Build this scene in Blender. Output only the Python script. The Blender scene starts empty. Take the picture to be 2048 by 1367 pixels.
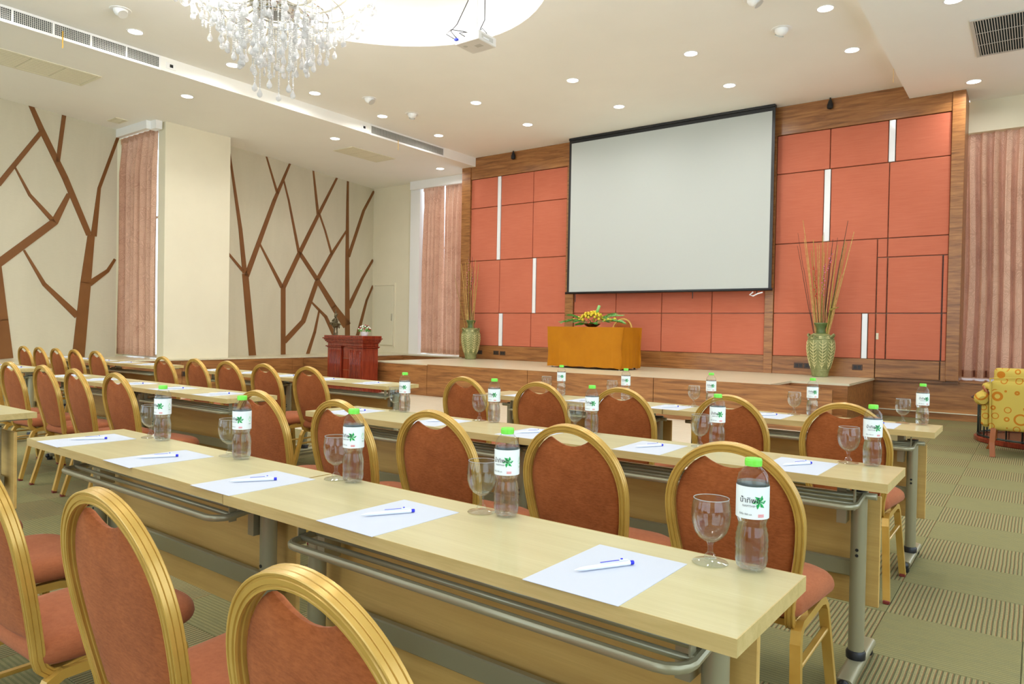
import bpy, bmesh, math, random
from mathutils import Vector, Matrix
random.seed(7)
PI = math.pi
C = bpy.context.scene.collection
sc = bpy.context.scene

# ------------------------------------------------------------------ camera
CM = ((0.80469, 0.59341, 0.01819), (0.02352, -0.00125, -0.99972), (-0.59323, 0.80488, -0.01588))
p_, r_, y_ = math.radians(-.91), math.radians(-1.04), math.radians(-36.4)
F_ = Vector((math.sin(y_)*math.cos(p_), math.cos(y_)*math.cos(p_), math.sin(p_)))
R_ = Vector((math.cos(y_), -math.sin(y_), 0)); D_ = F_.cross(R_)
R2 = math.cos(r_)*R_ + math.sin(r_)*D_; D2 = -math.sin(r_)*R_ + math.cos(r_)*D_
FP, EYE = 1425.0, Vector((0, 0, 1.23))
cam = bpy.data.cameras.new('camera'); cam_o = bpy.data.objects.new('camera', cam); C.objects.link(cam_o)
cam.sensor_width = 36; cam.lens = FP/2048*36; cam.clip_start = .02; cam.clip_end = 200
m = Matrix.Identity(4)
for i in range(3):
    m[i][0] = R2[i]; m[i][1] = -D2[i]; m[i][2] = -F_[i]; m[i][3] = EYE[i]
cam_o.matrix_world = m
sc.camera = cam_o
# survey helpers: where the sight line of a photo point meets a real plane of the room
def ray(x, y): return R2*((x-1024)/FP) + D2*((y-683.5)/FP) + F_
def onz(x, y, z): d = ray(x, y); return EYE + d*((z-EYE.z)/d.z)
def ony(x, y, Y): d = ray(x, y); return EYE + d*(Y/d.y)
def onp(x, y, P, n):
    d = ray(x, y); return EYE + d*((Vector(P)-EYE).dot(n)/d.dot(n))

# ------------------------------------------------------------------ world, exposure
sc.view_settings.view_transform = 'Standard'; sc.view_settings.look = 'None'
sc.view_settings.gamma = 1; sc.view_settings.use_curve_mapping = False
sc.view_settings.exposure = 0.15
LAMP_W = 12.0; COVE = 5.5; SKY = 3.9; BULB = 70.0
w = bpy.data.worlds.new('sky'); sc.world = w; w.use_nodes = True
bgn = w.node_tree.nodes['Background']; bgn.inputs[0].default_value = (.78, .88, 1, 1); bgn.inputs[1].default_value = SKY
sc.cycles.max_bounces = 10; sc.cycles.diffuse_bounces = 7; sc.cycles.glossy_bounces = 4
sc.cycles.transmission_bounces = 10; sc.cycles.transparent_max_bounces = 16
sc.cycles.caustics_reflective = False; sc.cycles.caustics_refractive = False
sc.cycles.sample_clamp_indirect = 6; sc.cycles.blur_glossy = .5
sc.cycles.use_denoising = True

# ------------------------------------------------------------------ materials
def s2l(c): return tuple(((v/255)/12.92 if v/255 <= .04045 else ((v/255+.055)/1.055)**2.4) for v in c)+(1,)
class N:
    def __init__(s, name, rough=.5, col=None, spec=.5, metal=0):
        s.m = bpy.data.materials.new(name); s.m.use_nodes = True; s.t = s.m.node_tree; s.b = s.t.nodes['Principled BSDF']
        s.b.inputs['Roughness'].default_value = rough; s.b.inputs['Specular IOR Level'].default_value = spec
        s.b.inputs['Metallic'].default_value = metal
        if col: s.b.inputs['Base Color'].default_value = s2l(col)
    def n(s, typ, **kw):
        nd = s.t.nodes.new('ShaderNode'+typ)
        for k, v in kw.items(): setattr(nd, k, v)
        return nd
    def l(s, a, b): s.t.links.new(a, b)
    def coord(s, scale=(1, 1, 1), kind='Object', rot=(0, 0, 0)):
        tc = s.n('TexCoord'); mp = s.n('Mapping'); s.l(tc.outputs[kind], mp.inputs[0])
        mp.inputs['Scale'].default_value = scale; mp.inputs['Rotation'].default_value = rot; return mp.outputs[0]
    def noise(s, vec, scale, detail=4, rough=.6, dist=0):
        nz = s.n('TexNoise'); s.l(vec, nz.inputs[0]); nz.inputs['Scale'].default_value = scale
        nz.inputs['Detail'].default_value = detail; nz.inputs['Roughness'].default_value = rough; nz.inputs['Distortion'].default_value = dist
        return nz.outputs[0]
    def ramp(s, fac, stops, interp='LINEAR'):
        r = s.n('ValToRGB'); s.l(fac, r.inputs[0]); e = r.color_ramp; e.interpolation = interp
        while len(e.elements) < len(stops): e.elements.new(.5)
        for i, (p, c) in enumerate(stops): e.elements[i].position = p; e.elements[i].color = s2l(c)
        return r.outputs[0]
    def math(s, op, a, b=None):
        q = s.n('Math', operation=op)
        for i, v in enumerate((a, b)):
            if v is None: continue
            if isinstance(v, (int, float)): q.inputs[i].default_value = v
            else: s.l(v, q.inputs[i])
        return q.outputs[0]
    def mix(s, f, a, b):
        q = s.n('Mix', data_type='RGBA')
        if isinstance(f, (int, float)): q.inputs[0].default_value = f
        else: s.l(f, q.inputs[0])
        for i, v in ((6, a), (7, b)):
            if isinstance(v, tuple): q.inputs[i].default_value = s2l(v)
            else: s.l(v, q.inputs[i])
        return q.outputs[2]
    def col(s, c): s.l(c, s.b.inputs['Base Color'])
    def bump(s, h, strength=.2, dist=.01):
        b = s.n('Bump'); b.inputs['Strength'].default_value = strength; b.inputs['Distance'].default_value = dist
        s.l(h, b.inputs['Height']); s.l(b.outputs[0], s.b.inputs['Normal'])
    def sep(s, vec):
        q = s.n('SeparateXYZ'); s.l(vec, q.inputs[0]); return q.outputs
def plain(name, col, rough=.5, spec=.5, metal=0, nz=0, nsc=8, bump=0, bsc=200):
    a = N(name, rough, col, spec, metal)
    if nz:
        f = a.noise(a.coord(), nsc, 5)
        d = tuple(max(0, v-nz) for v in col); u = tuple(min(255, v+nz) for v in col)
        a.col(a.ramp(f, [(.3, d), (.7, u)]))
    if bump: a.bump(a.noise(a.coord(), bsc, 3), bump, .002)
    return a.m
def wood(name, c1, c2, c3, axis=0, rough=.35, sc_=1.0, spec=.5, seam=None):
    a = N(name, rough, None, spec)
    s = [9*sc_, 9*sc_, 9*sc_]; s[axis] = .7*sc_
    v = a.coord(tuple(s)); f = a.noise(v, 2.2, 6, .62, .6)
    s2 = [60*sc_]*3; s2[axis] = 1.6*sc_
    g = a.noise(a.coord(tuple(s2)), 3, 3, .6)
    c = a.ramp(f, [(.3, c1), (.5, c2), (.72, c3)])
    a.col(a.mix(a.math('MULTIPLY', a.ramp(g, [(.42, (255, 255, 255)), (.6, (0, 0, 0))]), .28), c, c1))
    return a.m
M = {}
M['ceiling'] = plain('ceiling_paint', (243, 242, 236), .85, .2, nz=2, nsc=.8)
M['cream'] = plain('cream_paint', (228, 221, 196), .7, .3, nz=3, nsc=1.2)
M['white'] = plain('white_paint', (240, 240, 238), .5, .4)
M['cove'] = plain('cove_paint', (245, 245, 245), .8, .2)
a = N('grey_wall_panel', .75, None, .25)
f = a.noise(a.coord((1, 1, .25)), 1.6, 5, .6, .5); g = a.noise(a.coord((4, 4, 160)), 3, 2)
a.col(a.mix(.25, a.ramp(f, [(.3, (196, 190, 166)), (.7, (208, 202, 178))]), a.ramp(g, [(.3, (190, 184, 162)), (.7, (214, 208, 188))])))
M['greywall'] = a.m
M['branch'] = plain('branch_laminate', (122, 78, 36), .5, .4, nz=5, nsc=2)
M['teak'] = wood('teak_laminate', (110, 70, 36), (156, 104, 58), (186, 132, 76), 0, .32)
M['teak_y'] = wood('teak_laminate_lengthwise', (110, 70, 36), (156, 104, 58), (186, 132, 76), 1, .32)
M['stagefloor'] = wood('stage_laminate', (206, 198, 166), (216, 209, 180), (224, 218, 192), 0, .28, 1.2)
M['maple'] = wood('maple_laminate', (180, 167, 118), (189, 177, 129), (196, 185, 138), 0, .3, .8)
M['maple_edge'] = wood('maple_edge_band', (180, 156, 96), (196, 172, 112), (206, 182, 124), 0, .4, 2)
M['modesty'] = wood('maple_modesty_laminate', (190, 150, 82), (204, 166, 94), (214, 178, 106), 0, .4, .8)
a = N('laminate_dance_floor', .3, None, .5)
v = a.coord((1, 1, 1)); X, Yc, Z = a.sep(v)
st = a.math('FRACT', a.math('MULTIPLY', Yc, 9)); f = a.noise(a.coord((1, 14, 1)), 2, 4)
a.col(a.mix(a.math('LESS_THAN', st, .08), a.ramp(f, [(.3, (214, 204, 180)), (.7, (232, 224, 204))]), (176, 160, 128)))
M['dance'] = a.m
# carpet tiles: one way boldly striped, the other way finely ribbed
def carpet(name, bold):
    a = N(name, .95, None, .1)
    v = a.coord(); X, Yc, Z = a.sep(v); gp = a.n('NewGeometry').outputs['Position']
    def mp(sc3):
        q = a.n('Mapping'); a.l(gp, q.inputs[0]); q.inputs['Scale'].default_value = sc3; return q.outputs[0]
    wv = a.math('MULTIPLY', a.math('SUBTRACT', a.noise(mp((1, 1, 1)), 5, 2), .5), .006)
    st = a.math('FRACT', a.math('MULTIPLY', a.math('ADD', X if bold else Yc, wv), 56))
    fz = a.noise(mp((1, 1, 1)), 260, 2, .7)
    if bold: c = a.ramp(st, [(0, (92, 92, 60)), (.2, (98, 98, 66)), (.32, (166, 158, 110)), (.5, (138, 134, 94)), (.66, (170, 160, 114)), (.84, (150, 106, 70)), (1, (92, 92, 60))])
    else: c = a.ramp(st, [(0, (124, 120, 78)), (.35, (132, 127, 84)), (.5, (150, 142, 98)), (.9, (146, 138, 94)), (1, (124, 120, 78))])
    big = a.noise(mp((1, 6, 1)), 9, 4, .75)
    c = a.mix(a.math('MULTIPLY', a.ramp(big, [(.45, (0, 0, 0)), (.7, (255, 255, 255))]), .55), c, (118, 118, 88))
    c = a.mix(a.math('MULTIPLY', a.ramp(fz, [(.4, (0, 0, 0)), (.62, (255, 255, 255))]), .3), c, (92, 92, 74))
    a.col(c); a.bump(a.math('ADD', fz, a.math('MULTIPLY', st, .5)), .5, .004); return a.m
M['carpet_bold'] = carpet('bold_striped_carpet', True); M['carpet_fine'] = carpet('fine_ribbed_carpet', False)
# red acoustic fabric panels
a = N('terracotta_panel_fabric', .85, None, .2)
g = a.noise(a.coord((1.2, 1.2, 90)), 2.6, 3, .6); f = a.noise(a.coord(), .9, 3)
a.col(a.mix(.6, a.ramp(g, [(.35, (182, 96, 72)), (.65, (206, 122, 94))]), a.ramp(f, [(.3, (190, 106, 80)), (.7, (200, 116, 90))])))
a.bump(g, .25, .004); M['red'] = a.m
# chair fabric
def fabric(name, c1, c2, seed=0):
    a = N(name, .9, None, .15)
    v = a.coord((26, 26, 90)); f = a.noise(v, 2.2+seed, 4, .7, .3); g = a.noise(a.coord(), 7+seed, 4)
    a.col(a.mix(.45, a.ramp(f, [(.32, c1), (.66, c2)]), a.ramp(g, [(.35, c1), (.65, c2)])))
    a.b.inputs['Sheen Weight'].default_value = .12; a.b.inputs['Sheen Tint'].default_value = (1, .75, .6, 1)
    a.bump(a.noise(a.coord(), 500, 2), .25, .001); return a.m
M['fab_back'] = fabric('rust_chenille_back', (128, 64, 26), (170, 94, 48))
M['fab_seat'] = fabric('rust_chenille_seat', (144, 80, 48), (166, 97, 61), .5)
a = N('gold_chair_enamel', .28, (206, 166, 76), .6, .3)
f = a.noise(a.coord(), 6, 3); a.col(a.ramp(f, [(.3, (186, 144, 62)), (.7, (208, 168, 84))]))
M['gold'] = a.m
M['grey_metal'] = plain('champagne_grey_powder_coat', (158, 152, 122), .32, .5, .35)
M['chrome'] = plain('chrome', (225, 225, 225), .12, .5, 1)
M['black'] = plain('black_plastic', (26, 26, 28), .4)
M['darkred'] = plain('red_rubber_tip', (120, 40, 30), .6)
M['paper'] = plain('white_paper', (196, 200, 210), .7, .2)
M['pen'] = plain('white_pen_plastic', (226, 230, 240), .3)
M['blue'] = plain('blue_pen_plastic', (20, 30, 200), .3)
M['green_cap'] = plain('lime_cap_plastic', (120, 222, 70), .35)
M['label'] = plain('white_film_label', (232, 238, 236), .3, .4)
M['leaf_dark'] = plain('dark_green_ink', (14, 146, 74), .4)
M['leaf_green'] = plain('green_ink', (54, 204, 92), .4)
M['ink'] = plain('black_ink', (40, 40, 50), .5); M['ink_red'] = plain('red_ink', (226, 90, 90), .5); M['ink_grey'] = plain('grey_ink', (110, 115, 120), .5)
def glass(name, col=(255, 255, 255), mixf=.82, rough=.02):
    a = N(name, rough); t = a.t; t.nodes.remove(a.b); out = t.nodes['Material Output']
    tr = a.n('BsdfTransparent'); tr.inputs[0].default_value = s2l(col); gl = a.n('BsdfGlossy'); gl.inputs['Roughness'].default_value = rough
    lw = a.n('LayerWeight'); lw.inputs[0].default_value = .5
    mx = a.n('MixShader'); a.l(a.math('ADD', a.math('MULTIPLY', a.math('POWER', lw.outputs['Facing'], 3.2), mixf), .035), mx.inputs[0]); a.l(tr.outputs[0], mx.inputs[1]); a.l(gl.outputs[0], mx.inputs[2]); a.l(mx.outputs[0], out.inputs[0])
    return a.m
def refr(name, ior, rough=0, col=(255, 255, 255)):
    a = N(name, rough, col); a.b.inputs['Transmission Weight'].default_value = 1; a.b.inputs['IOR'].default_value = ior; return a.m
M['pane'] = glass('window_glass', (244, 248, 250), .5)
M['pet'] = glass('clear_bottle_plastic', (250, 252, 252), .6, .05)
def clear(name, ior, keep, rough=0, white=0):
    # clear body seen partly straight through, partly bent
    a = N(name, rough, (252, 253, 253)); a.b.inputs['Transmission Weight'].default_value = 1; a.b.inputs['IOR'].default_value = ior
    tr = a.n('BsdfTransparent'); tr.inputs[0].default_value = s2l((250, 252, 252)); mx = a.n('MixShader'); mx.inputs[0].default_value = keep
    a.l(a.b.outputs[0], mx.inputs[1]); a.l(tr.outputs[0], mx.inputs[2]); last = mx.outputs[0]
    if white:
        df = a.n('BsdfTranslucent'); df.inputs[0].default_value = (.95, .95, .95, 1); d2 = a.n('BsdfDiffuse'); d2.inputs[0].default_value = (.95, .95, .95, 1)
        ad = a.n('MixShader'); a.l(df.outputs[0], ad.inputs[1]); a.l(d2.outputs[0], ad.inputs[2]); m3 = a.n('MixShader'); m3.inputs[0].default_value = white
        a.l(last, m3.inputs[1]); a.l(ad.outputs[0], m3.inputs[2]); last = m3.outputs[0]
    a.l(last, a.t.nodes['Material Output'].inputs[0]); return a.m
M['water'] = clear('water', 1.33, .5)
M['glass'] = glass('clear_drinking_glass', (250, 252, 250), .75, .03)
M['rimglass'] = clear('glass_rim', 1.45, .3, .02, .35)  # white mixed in stands for the highlight on the goblet rim
M['crystal'] = clear('cut_crystal', 1.55, .2, .03, .6)
M['tableglass'] = plain('dark_table_glass', (40, 52, 66), .08, .8)
def emis(name, col, st):
    a = N(name); a.b.inputs['Emission Color'].default_value = s2l(col); a.b.inputs['Emission Strength'].default_value = st
    a.b.inputs['Base Color'].default_value = s2l(col); return a.m
M['lamp'] = emis('lamp_diffuser', (255, 252, 245), 9)
M['bulb'] = emis('candle_bulb', (255, 250, 240), BULB)
M['cove_led'] = emis('cove_strip_light', (255, 253, 250), COVE)
M['screen'] = plain('projection_fabric', (190, 195, 191), .8, .15)
def cloth(name, c1, c2, trans, pat=True):
    a = N(name, .75, None, .25)
    v = a.coord()
    if pat:
        vo = a.n('TexVoronoi', feature='DISTANCE_TO_EDGE'); a.l(a.coord((9, 9, 9)), vo.inputs[0]); vo.inputs['Scale'].default_value = 1.0
        rg = a.math('FRACT', a.math('MULTIPLY', vo.outputs[0], 7)); col = a.mix(a.math('MULTIPLY', a.math('GREATER_THAN', rg, .55), .45), a.ramp(a.noise(v, 3, 3), [(.3, c1), (.7, c2)]), tuple(min(255, q+22) for q in c2))
    else: col = a.ramp(a.noise(v, 3, 3), [(.3, c1), (.7, c2)])
    a.col(col)
    tl = a.n('BsdfTranslucent'); a.l(col, tl.inputs[0]); mx = a.n('MixShader'); mx.inputs[0].default_value = trans
    a.l(a.b.outputs[0], mx.inputs[1]); a.l(tl.outputs[0], mx.inputs[2]); a.l(mx.outputs[0], a.t.nodes['Material Output'].inputs[0])
    return a.m
M['curtain'] = cloth('mauve_jacquard_curtain', (194, 152, 128), (212, 172, 146), .14)
M['mustard'] = plain('mustard_tablecloth', (178, 112, 2), .7, .25, nz=5, nsc=3)
M['mahogany'] = wood('mahogany_varnish', (94, 30, 18), (130, 46, 26), (152, 62, 36), 2, .18, 1.5, .6)
M['bronze'] = plain('aged_bronze', (96, 84, 56), .45, .5, .6, nz=20, nsc=30)
M['leaf'] = plain('leaf_green', (74, 140, 50), .5, .4, nz=20, nsc=40); M['leaf2'] = plain('pale_leaf_green', (130, 190, 110), .5, .4, nz=20, nsc=40)
M['yellow'] = plain('yellow_petals', (238, 218, 70), .6, nz=15, nsc=60); M['petal_white'] = plain('white_petals', (246, 242, 236), .6); M['petal_red'] = plain('red_petals', (150, 20, 40), .6)
M['bowl'] = plain('dark_brown_bowl', (70, 36, 20), .3)
a = N('green_glazed_clay', .55, None, .4)
f = a.noise(a.coord(), 9, 5, .7); a.col(a.ramp(f, [(.3, (108, 114, 66)), (.5, (134, 138, 88)), (.72, (160, 160, 112))])); a.bump(f, .3, .01); M['clay'] = a.m
M['clay_relief'] = plain('pale_clay_relief', (214, 206, 150), .6, nz=12, nsc=20)
M['clay_green'] = plain('deep_green_glaze', (92, 110, 60), .4, nz=18, nsc=12)
M['stick1'] = plain('tan_stick', (186, 150, 84), .7, nz=20, nsc=20); M['stick2'] = plain('dark_stick', (84, 56, 44), .7); M['stick3'] = plain('olive_stick', (160, 144, 62), .7, nz=15, nsc=20)
M['berry_pink'] = plain('pink_berries', (206, 110, 140), .5); M['berry_red'] = plain('red_berries', (196, 48, 30), .5)
a = N('mustard_ring_upholstery', .85, None, .2)
v = a.coord((1, 1, 1)); 
def rings(scale, wd, off):
    vo = a.n('TexVoronoi'); vo.inputs['Randomness'].default_value = .55; mp = a.n('Mapping'); a.l(v, mp.inputs[0]); mp.inputs['Location'].default_value = (off, off*.7, off*.4)
    mp.inputs['Scale'].default_value = (1, .02, 1)
    a.l(mp.outputs[0], vo.inputs[0]); vo.inputs['Scale'].default_value = scale
    d = vo.outputs['Distance']; return a.math('MULTIPLY', a.math('GREATER_THAN', d, .255-wd), a.math('LESS_THAN', d, .34))
r1 = rings(5.2, .0, 0); r2 = rings(10, .0, 3.3)
near = a.n('TexVoronoi'); near.inputs['Randomness'].default_value = .55; mp = a.n('Mapping'); a.l(v, mp.inputs[0]); mp.inputs['Scale'].default_value = (1, .02, 1); a.l(mp.outputs[0], near.inputs[0]); near.inputs['Scale'].default_value = 5.2
r2 = a.math('MULTIPLY', r2, a.math('GREATER_THAN', near.outputs['Distance'], .42))
a.col(a.mix(a.math('MAXIMUM', r1, r2), (190, 166, 78), (180, 112, 28))); M['ring'] = a.m
M['armleg'] = plain('orange_brown_leg', (150, 82, 34), .35)
M['iron'] = plain('dark_green_iron', (52, 66, 60), .4, .5, .5)
M['fan'] = plain('grille_grey', (196, 194, 186), .5); M['dark'] = plain('grille_depth', (52, 60, 62), .9, 0)  # last one is dark colour painted for shade behind grille bars
M['vent'] = plain('vent_cream', (224, 219, 194), .6)
M['outlet'] = plain('brown_socket_plate', (70, 46, 30), .4)
M['ribbon'] = plain('yellow_ribbon', (214, 170, 60), .6)
M['proj'] = plain('projector_white', (226, 224, 220), .4); M['vga'] = plain('blue_connector', (40, 60, 190), .4)
M['strip'] = plain('white_glossy_strip', (236, 238, 240), .12, .6)

# ------------------------------------------------------------------ mesh builder
class MB:
    def __init__(s): s.v = []; s.f = []; s.sm = []
    def add(s, vs, fs, smooth=False):
        o = len(s.v); s.v += [tuple(v) for v in vs]; s.f += [tuple(i+o for i in f) for f in fs]; s.sm += [smooth]*len(fs); return s
    def box(s, x0, x1, y0, y1, z0, z1, b=0):
        if b:
            b = min(b, abs(x1-x0)*.45, abs(y1-y0)*.45, abs(z1-z0)*.45)
            bm = bmesh.new(); bmesh.ops.create_cube(bm, size=1)
            for v in bm.verts: v.co = Vector(((x0+x1)/2+v.co.x*(x1-x0), (y0+y1)/2+v.co.y*(y1-y0), (z0+z1)/2+v.co.z*(z1-z0)))
            bmesh.ops.bevel(bm, geom=bm.edges[:], offset=b, segments=1, affect='EDGES')
            bm.verts.index_update(); s.add([v.co for v in bm.verts], [[v.index for v in f.verts] for f in bm.faces]); bm.free(); return s
        vs = [(x, y, z) for x in (x0, x1) for y in (y0, y1) for z in (z0, z1)]
        return s.add(vs, [(0, 1, 3, 2), (4, 6, 7, 5), (0, 4, 5, 1), (2, 3, 7, 6), (0, 2, 6, 4), (1, 5, 7, 3)])
    def lathe(s, prof, n=24, c=(0, 0, 0), smooth=True, cap=True, ax='z'):
        vs = []; 
        for (r, z) in prof:
            for k in range(n):
                t = 2*PI*k/n; p = (r*math.cos(t), r*math.sin(t), z)
                if ax == 'x': p = (p[2], p[0], p[1])
                if ax == 'y': p = (p[0], p[2], p[1])
                vs.append((c[0]+p[0], c[1]+p[1], c[2]+p[2]))
        fs = [(i*n+k, i*n+(k+1) % n, (i+1)*n+(k+1) % n, (i+1)*n+k) for i in range(len(prof)-1) for k in range(n)]
        s.add(vs, fs, smooth)
        if cap:
            o = len(s.v)-len(vs)
            for base in (o, o+(len(prof)-1)*n): s.f.append(tuple(range(base, base+n))); s.sm.append(False)
        return s
    def tube(s, pts, r, n=8, smooth=True, cap=True):
        pts = [Vector(p) for p in pts]; rr = r if isinstance(r, (list, tuple)) else [r]*len(pts)
        vs = []; ref = None
        for i, p in enumerate(pts):
            t = (pts[min(i+1, len(pts)-1)]-pts[max(i-1, 0)]).normalized()
            if ref is None: ref = t.orthogonal().normalized()
            ref = (ref-t*ref.dot(t)).normalized(); b = t.cross(ref)
            for k in range(n):
                a_ = 2*PI*k/n; vs.append(p+(ref*math.cos(a_)+b*math.sin(a_))*rr[i])
        fs = [(i*n+k, i*n+(k+1) % n, (i+1)*n+(k+1) % n, (i+1)*n+k) for i in range(len(pts)-1) for k in range(n)]
        s.add(vs, fs, smooth)
        if cap:
            o = len(s.v)-len(vs)
            for base in (o, o+(len(pts)-1)*n): s.f.append(tuple(range(base, base+n))); s.sm.append(False)
        return s
    def sweep(s, pts, prof, ref, smooth=False, cap=True, closed=False):
        """profile (u,v): u across (ref x tangent), v along ref"""
        pts = [Vector(p) for p in pts]; n = len(prof); L = len(pts); vs = []
        for i, p in enumerate(pts):
            if closed: t = (pts[(i+1) % L]-pts[i-1]).normalized()
            else: t = (pts[min(i+1, L-1)]-pts[max(i-1, 0)]).normalized()
            rf = ref(i) if callable(ref) else Vector(ref)
            u = rf.cross(t).normalized(); v = t.cross(u).normalized()
            vs += [p+u*a_+v*b_ for a_, b_ in prof]
        m_ = L if closed else L-1
        fs = [(i*n+k, i*n+(k+1) % n, ((i+1) % L)*n+(k+1) % n, ((i+1) % L)*n+k) for i in range(m_) for k in range(n)]
        s.add(vs, fs, smooth)
        if cap and not closed:
            o = len(s.v)-len(vs)
            for base in (o, o+(L-1)*n): s.f.append(tuple(range(base, base+n))); s.sm.append(False)
        return s
    def prism(s, poly, d):
        """poly: 3D points, extruded by vector d"""
        n = len(poly); d = Vector(d); vs = [Vector(p) for p in poly]+[Vector(p)+d for p in poly]
        return s.add(vs, [tuple(range(n)), tuple(range(2*n-1, n-1, -1))]+[(k, (k+1) % n, n+(k+1) % n, n+k) for k in range(n)])
    def sphere(s, c, r, n=8, m_=6, sc3=(1, 1, 1)):
        vs = [(c[0], c[1], c[2]+r*sc3[2])]
        for i in range(1, m_):
            ph = PI*i/m_
            for k in range(n): t = 2*PI*k/n; vs.append((c[0]+r*sc3[0]*math.sin(ph)*math.cos(t), c[1]+r*sc3[1]*math.sin(ph)*math.sin(t), c[2]+r*sc3[2]*math.cos(ph)))
        vs.append((c[0], c[1], c[2]-r*sc3[2])); L = len(vs)-1
        fs = [(0, 1+k, 1+(k+1) % n) for k in range(n)]
        for i in range(m_-2): fs += [(1+i*n+k, 1+(i+1)*n+k, 1+(i+1)*n+(k+1) % n, 1+i*n+(k+1) % n) for k in range(n)]
        fs += [(L, 1+(m_-2)*n+(k+1) % n, 1+(m_-2)*n+k) for k in range(n)]
        return s.add(vs, fs, True)
    def cushion(s, outline, cen, fn, t0, t1, rings=(.35, .65, .84, .94, .985, 1.0), pw=5):
        """closed 2-D outline, fn(u,v,h)->3D; puffed to h=+t1 on one face and -t0 on the other"""
        n = len(outline); vs = []
        for sg, t in ((1, t1), (-1, t0)):
            vs.append(fn(cen[0], cen[1], sg*t))
            for r in rings:
                h = sg*t*(1-r**pw)**.5 if r < 1 else 0
                for (x, y) in outline:
                    vs.append(fn(cen[0]+(x-cen[0])*r, cen[1]+(y-cen[1])*r, h))
        H = 1+n*len(rings); fs = []
        for b, fl in ((0, False), (H, True)):
            for k in range(n):
                q = [b, b+1+k, b+1+(k+1) % n]; fs.append(tuple(q[::-1] if fl else q))
            for i in range(len(rings)-1):
                for k in range(n):
                    q = [b+1+i*n+k, b+1+(i+1)*n+k, b+1+(i+1)*n+(k+1) % n, b+1+i*n+(k+1) % n]; fs.append(tuple(q[::-1] if fl else q))
        return s.add(vs, fs, True)
    def mesh(s, name, mats):
        me = bpy.data.meshes.new(name); me.from_pydata([tuple(v) for v in s.v], [], s.f); me.update()
        me.polygons.foreach_set('use_smooth', s.sm)
        bm = bmesh.new(); bm.from_mesh(me); bmesh.ops.remove_doubles(bm, verts=bm.verts, dist=1e-6); bmesh.ops.recalc_face_normals(bm, faces=bm.faces)
        for e_ in bm.edges:
            if len(e_.link_faces) == 2 and e_.calc_face_angle(0) > .62: e_.smooth = False
        bm.to_mesh(me); bm.free()
        for mt in (mats if isinstance(mats, (list, tuple)) else [mats]): me.materials.append(M[mt] if isinstance(mt, str) else mt)
        return me
def obj(name, mb, mat, parent=None, loc=None, rot=None):
    me = mb.mesh(name, mat) if isinstance(mb, MB) else mb
    o = bpy.data.objects.new(name, me); C.objects.link(o)
    if parent: o.parent = parent
    if loc: o.location = loc
    if rot: o.rotation_euler = rot
    return o
def tag(o, label, cat, group=None):
    o['label'] = label; o['category'] = cat
    if group: o['group'] = group
    return o
def thing(name, label, cat, loc=(0, 0, 0), rz=0, group=None):
    o = bpy.data.objects.new(name, None); C.objects.link(o); o.location = loc; o.rotation_euler = (0, 0, rz); return tag(o, label, cat, group)
def struct(name, mb, mat, parent=None):
    o = obj(name, mb, mat, parent)
    if not parent: o['kind'] = 'structure'
    return o
def sempty(name):
    o = bpy.data.objects.new(name, None); C.objects.link(o); o['kind'] = 'structure'; return o
kids = {}
def dup(root, loc, rz, label, group=None, keep=None):
    def cp(o, par):
        c = o.copy(); C.objects.link(c); c.parent = par
        for ch in CH(o): cp(ch, c)
        return c
    r = cp(root, None); r.location = loc; r.rotation_euler = (0, 0, rz); r['label'] = label
    if group: r['group'] = group
    return r
def CH(o):
    if o.name not in kids: kids[o.name] = [c for c in C.objects if c.parent == o]
    return kids[o.name]
ORD = ['first', 'second', 'third', 'fourth', 'fifth', 'sixth', 'seventh', 'eighth', 'ninth', 'tenth']
def box(*a): return MB().box(*a)
exec_parts = []

# ================================================================== ROOM
ZC, ZS, ZL, ZT = 5.10, 4.90, .60, .585      # ceiling, soffit, ledge, stage
XB, XR = -10.27, -1.67                     # drop faces of the soffits
FY = 12.5
fl = struct('floor', box(-15.0, 3.2, -4.2, 13.5, -.2, -.006), 'carpet_fine')
TX0, TY0 = -15.02, -4.43          # half metre carpet tiles, quarter-turned chequerwise
def tile_mesh(name, mt): return MB().box(-.2494, .2494, -.2494, .2494, -.006, 0, .0018).mesh(name, mt)
tmb, tmf = tile_mesh('carpet_tile', 'carpet_bold'), tile_mesh('carpet_tile', 'carpet_fine')
rest = MB(); rmat = []
for i in range(36):
    for j in range(36):
        cx, cy = TX0+.5*i+.25, TY0+.5*j+.25
        if cx > 3.1 or cy > 13.2: continue
        bold = (i+j) % 2 == 1
        if (-1.6 < cx < 1.0 and .3 < cy < 12.4) or (-6.1 < cx < -3.0 and .5 < cy < 5.4) or (-1.6 >= cx > -3.1 and .3 < cy < 4.4) or (-8.1 < cx <= -6.1 and 1.4 < cy < 4.4):
            o = obj('carpet_tile', tmb if bold else tmf, None, fl, (cx, cy, 0))
        else:
            n0 = len(rest.f); rest.add([(cx-.25, cy-.25, 0), (cx+.25, cy-.25, 0), (cx+.25, cy+.25, 0), (cx-.25, cy+.25, 0)], [(0, 1, 2, 3)]); rmat.append(0 if bold else 1)
rme = bpy.data.meshes.new('carpet_tiles_beyond'); rme.from_pydata(rest.v, [], rest.f); rme.materials.append(M['carpet_bold']); rme.materials.append(M['carpet_fine']); rme.polygons.foreach_set('material_index', rmat)
ro = obj('carpet_field', rme, None, fl); ro['kind'] = 'stuff'
# pale laminate dance floor inlaid in front of the stage
dfl = MB()
dfl.box(-11.6, -1.72, 5.35, 9.6, 0, .006)
dance = struct('trim_1', dfl, 'dance')

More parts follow.
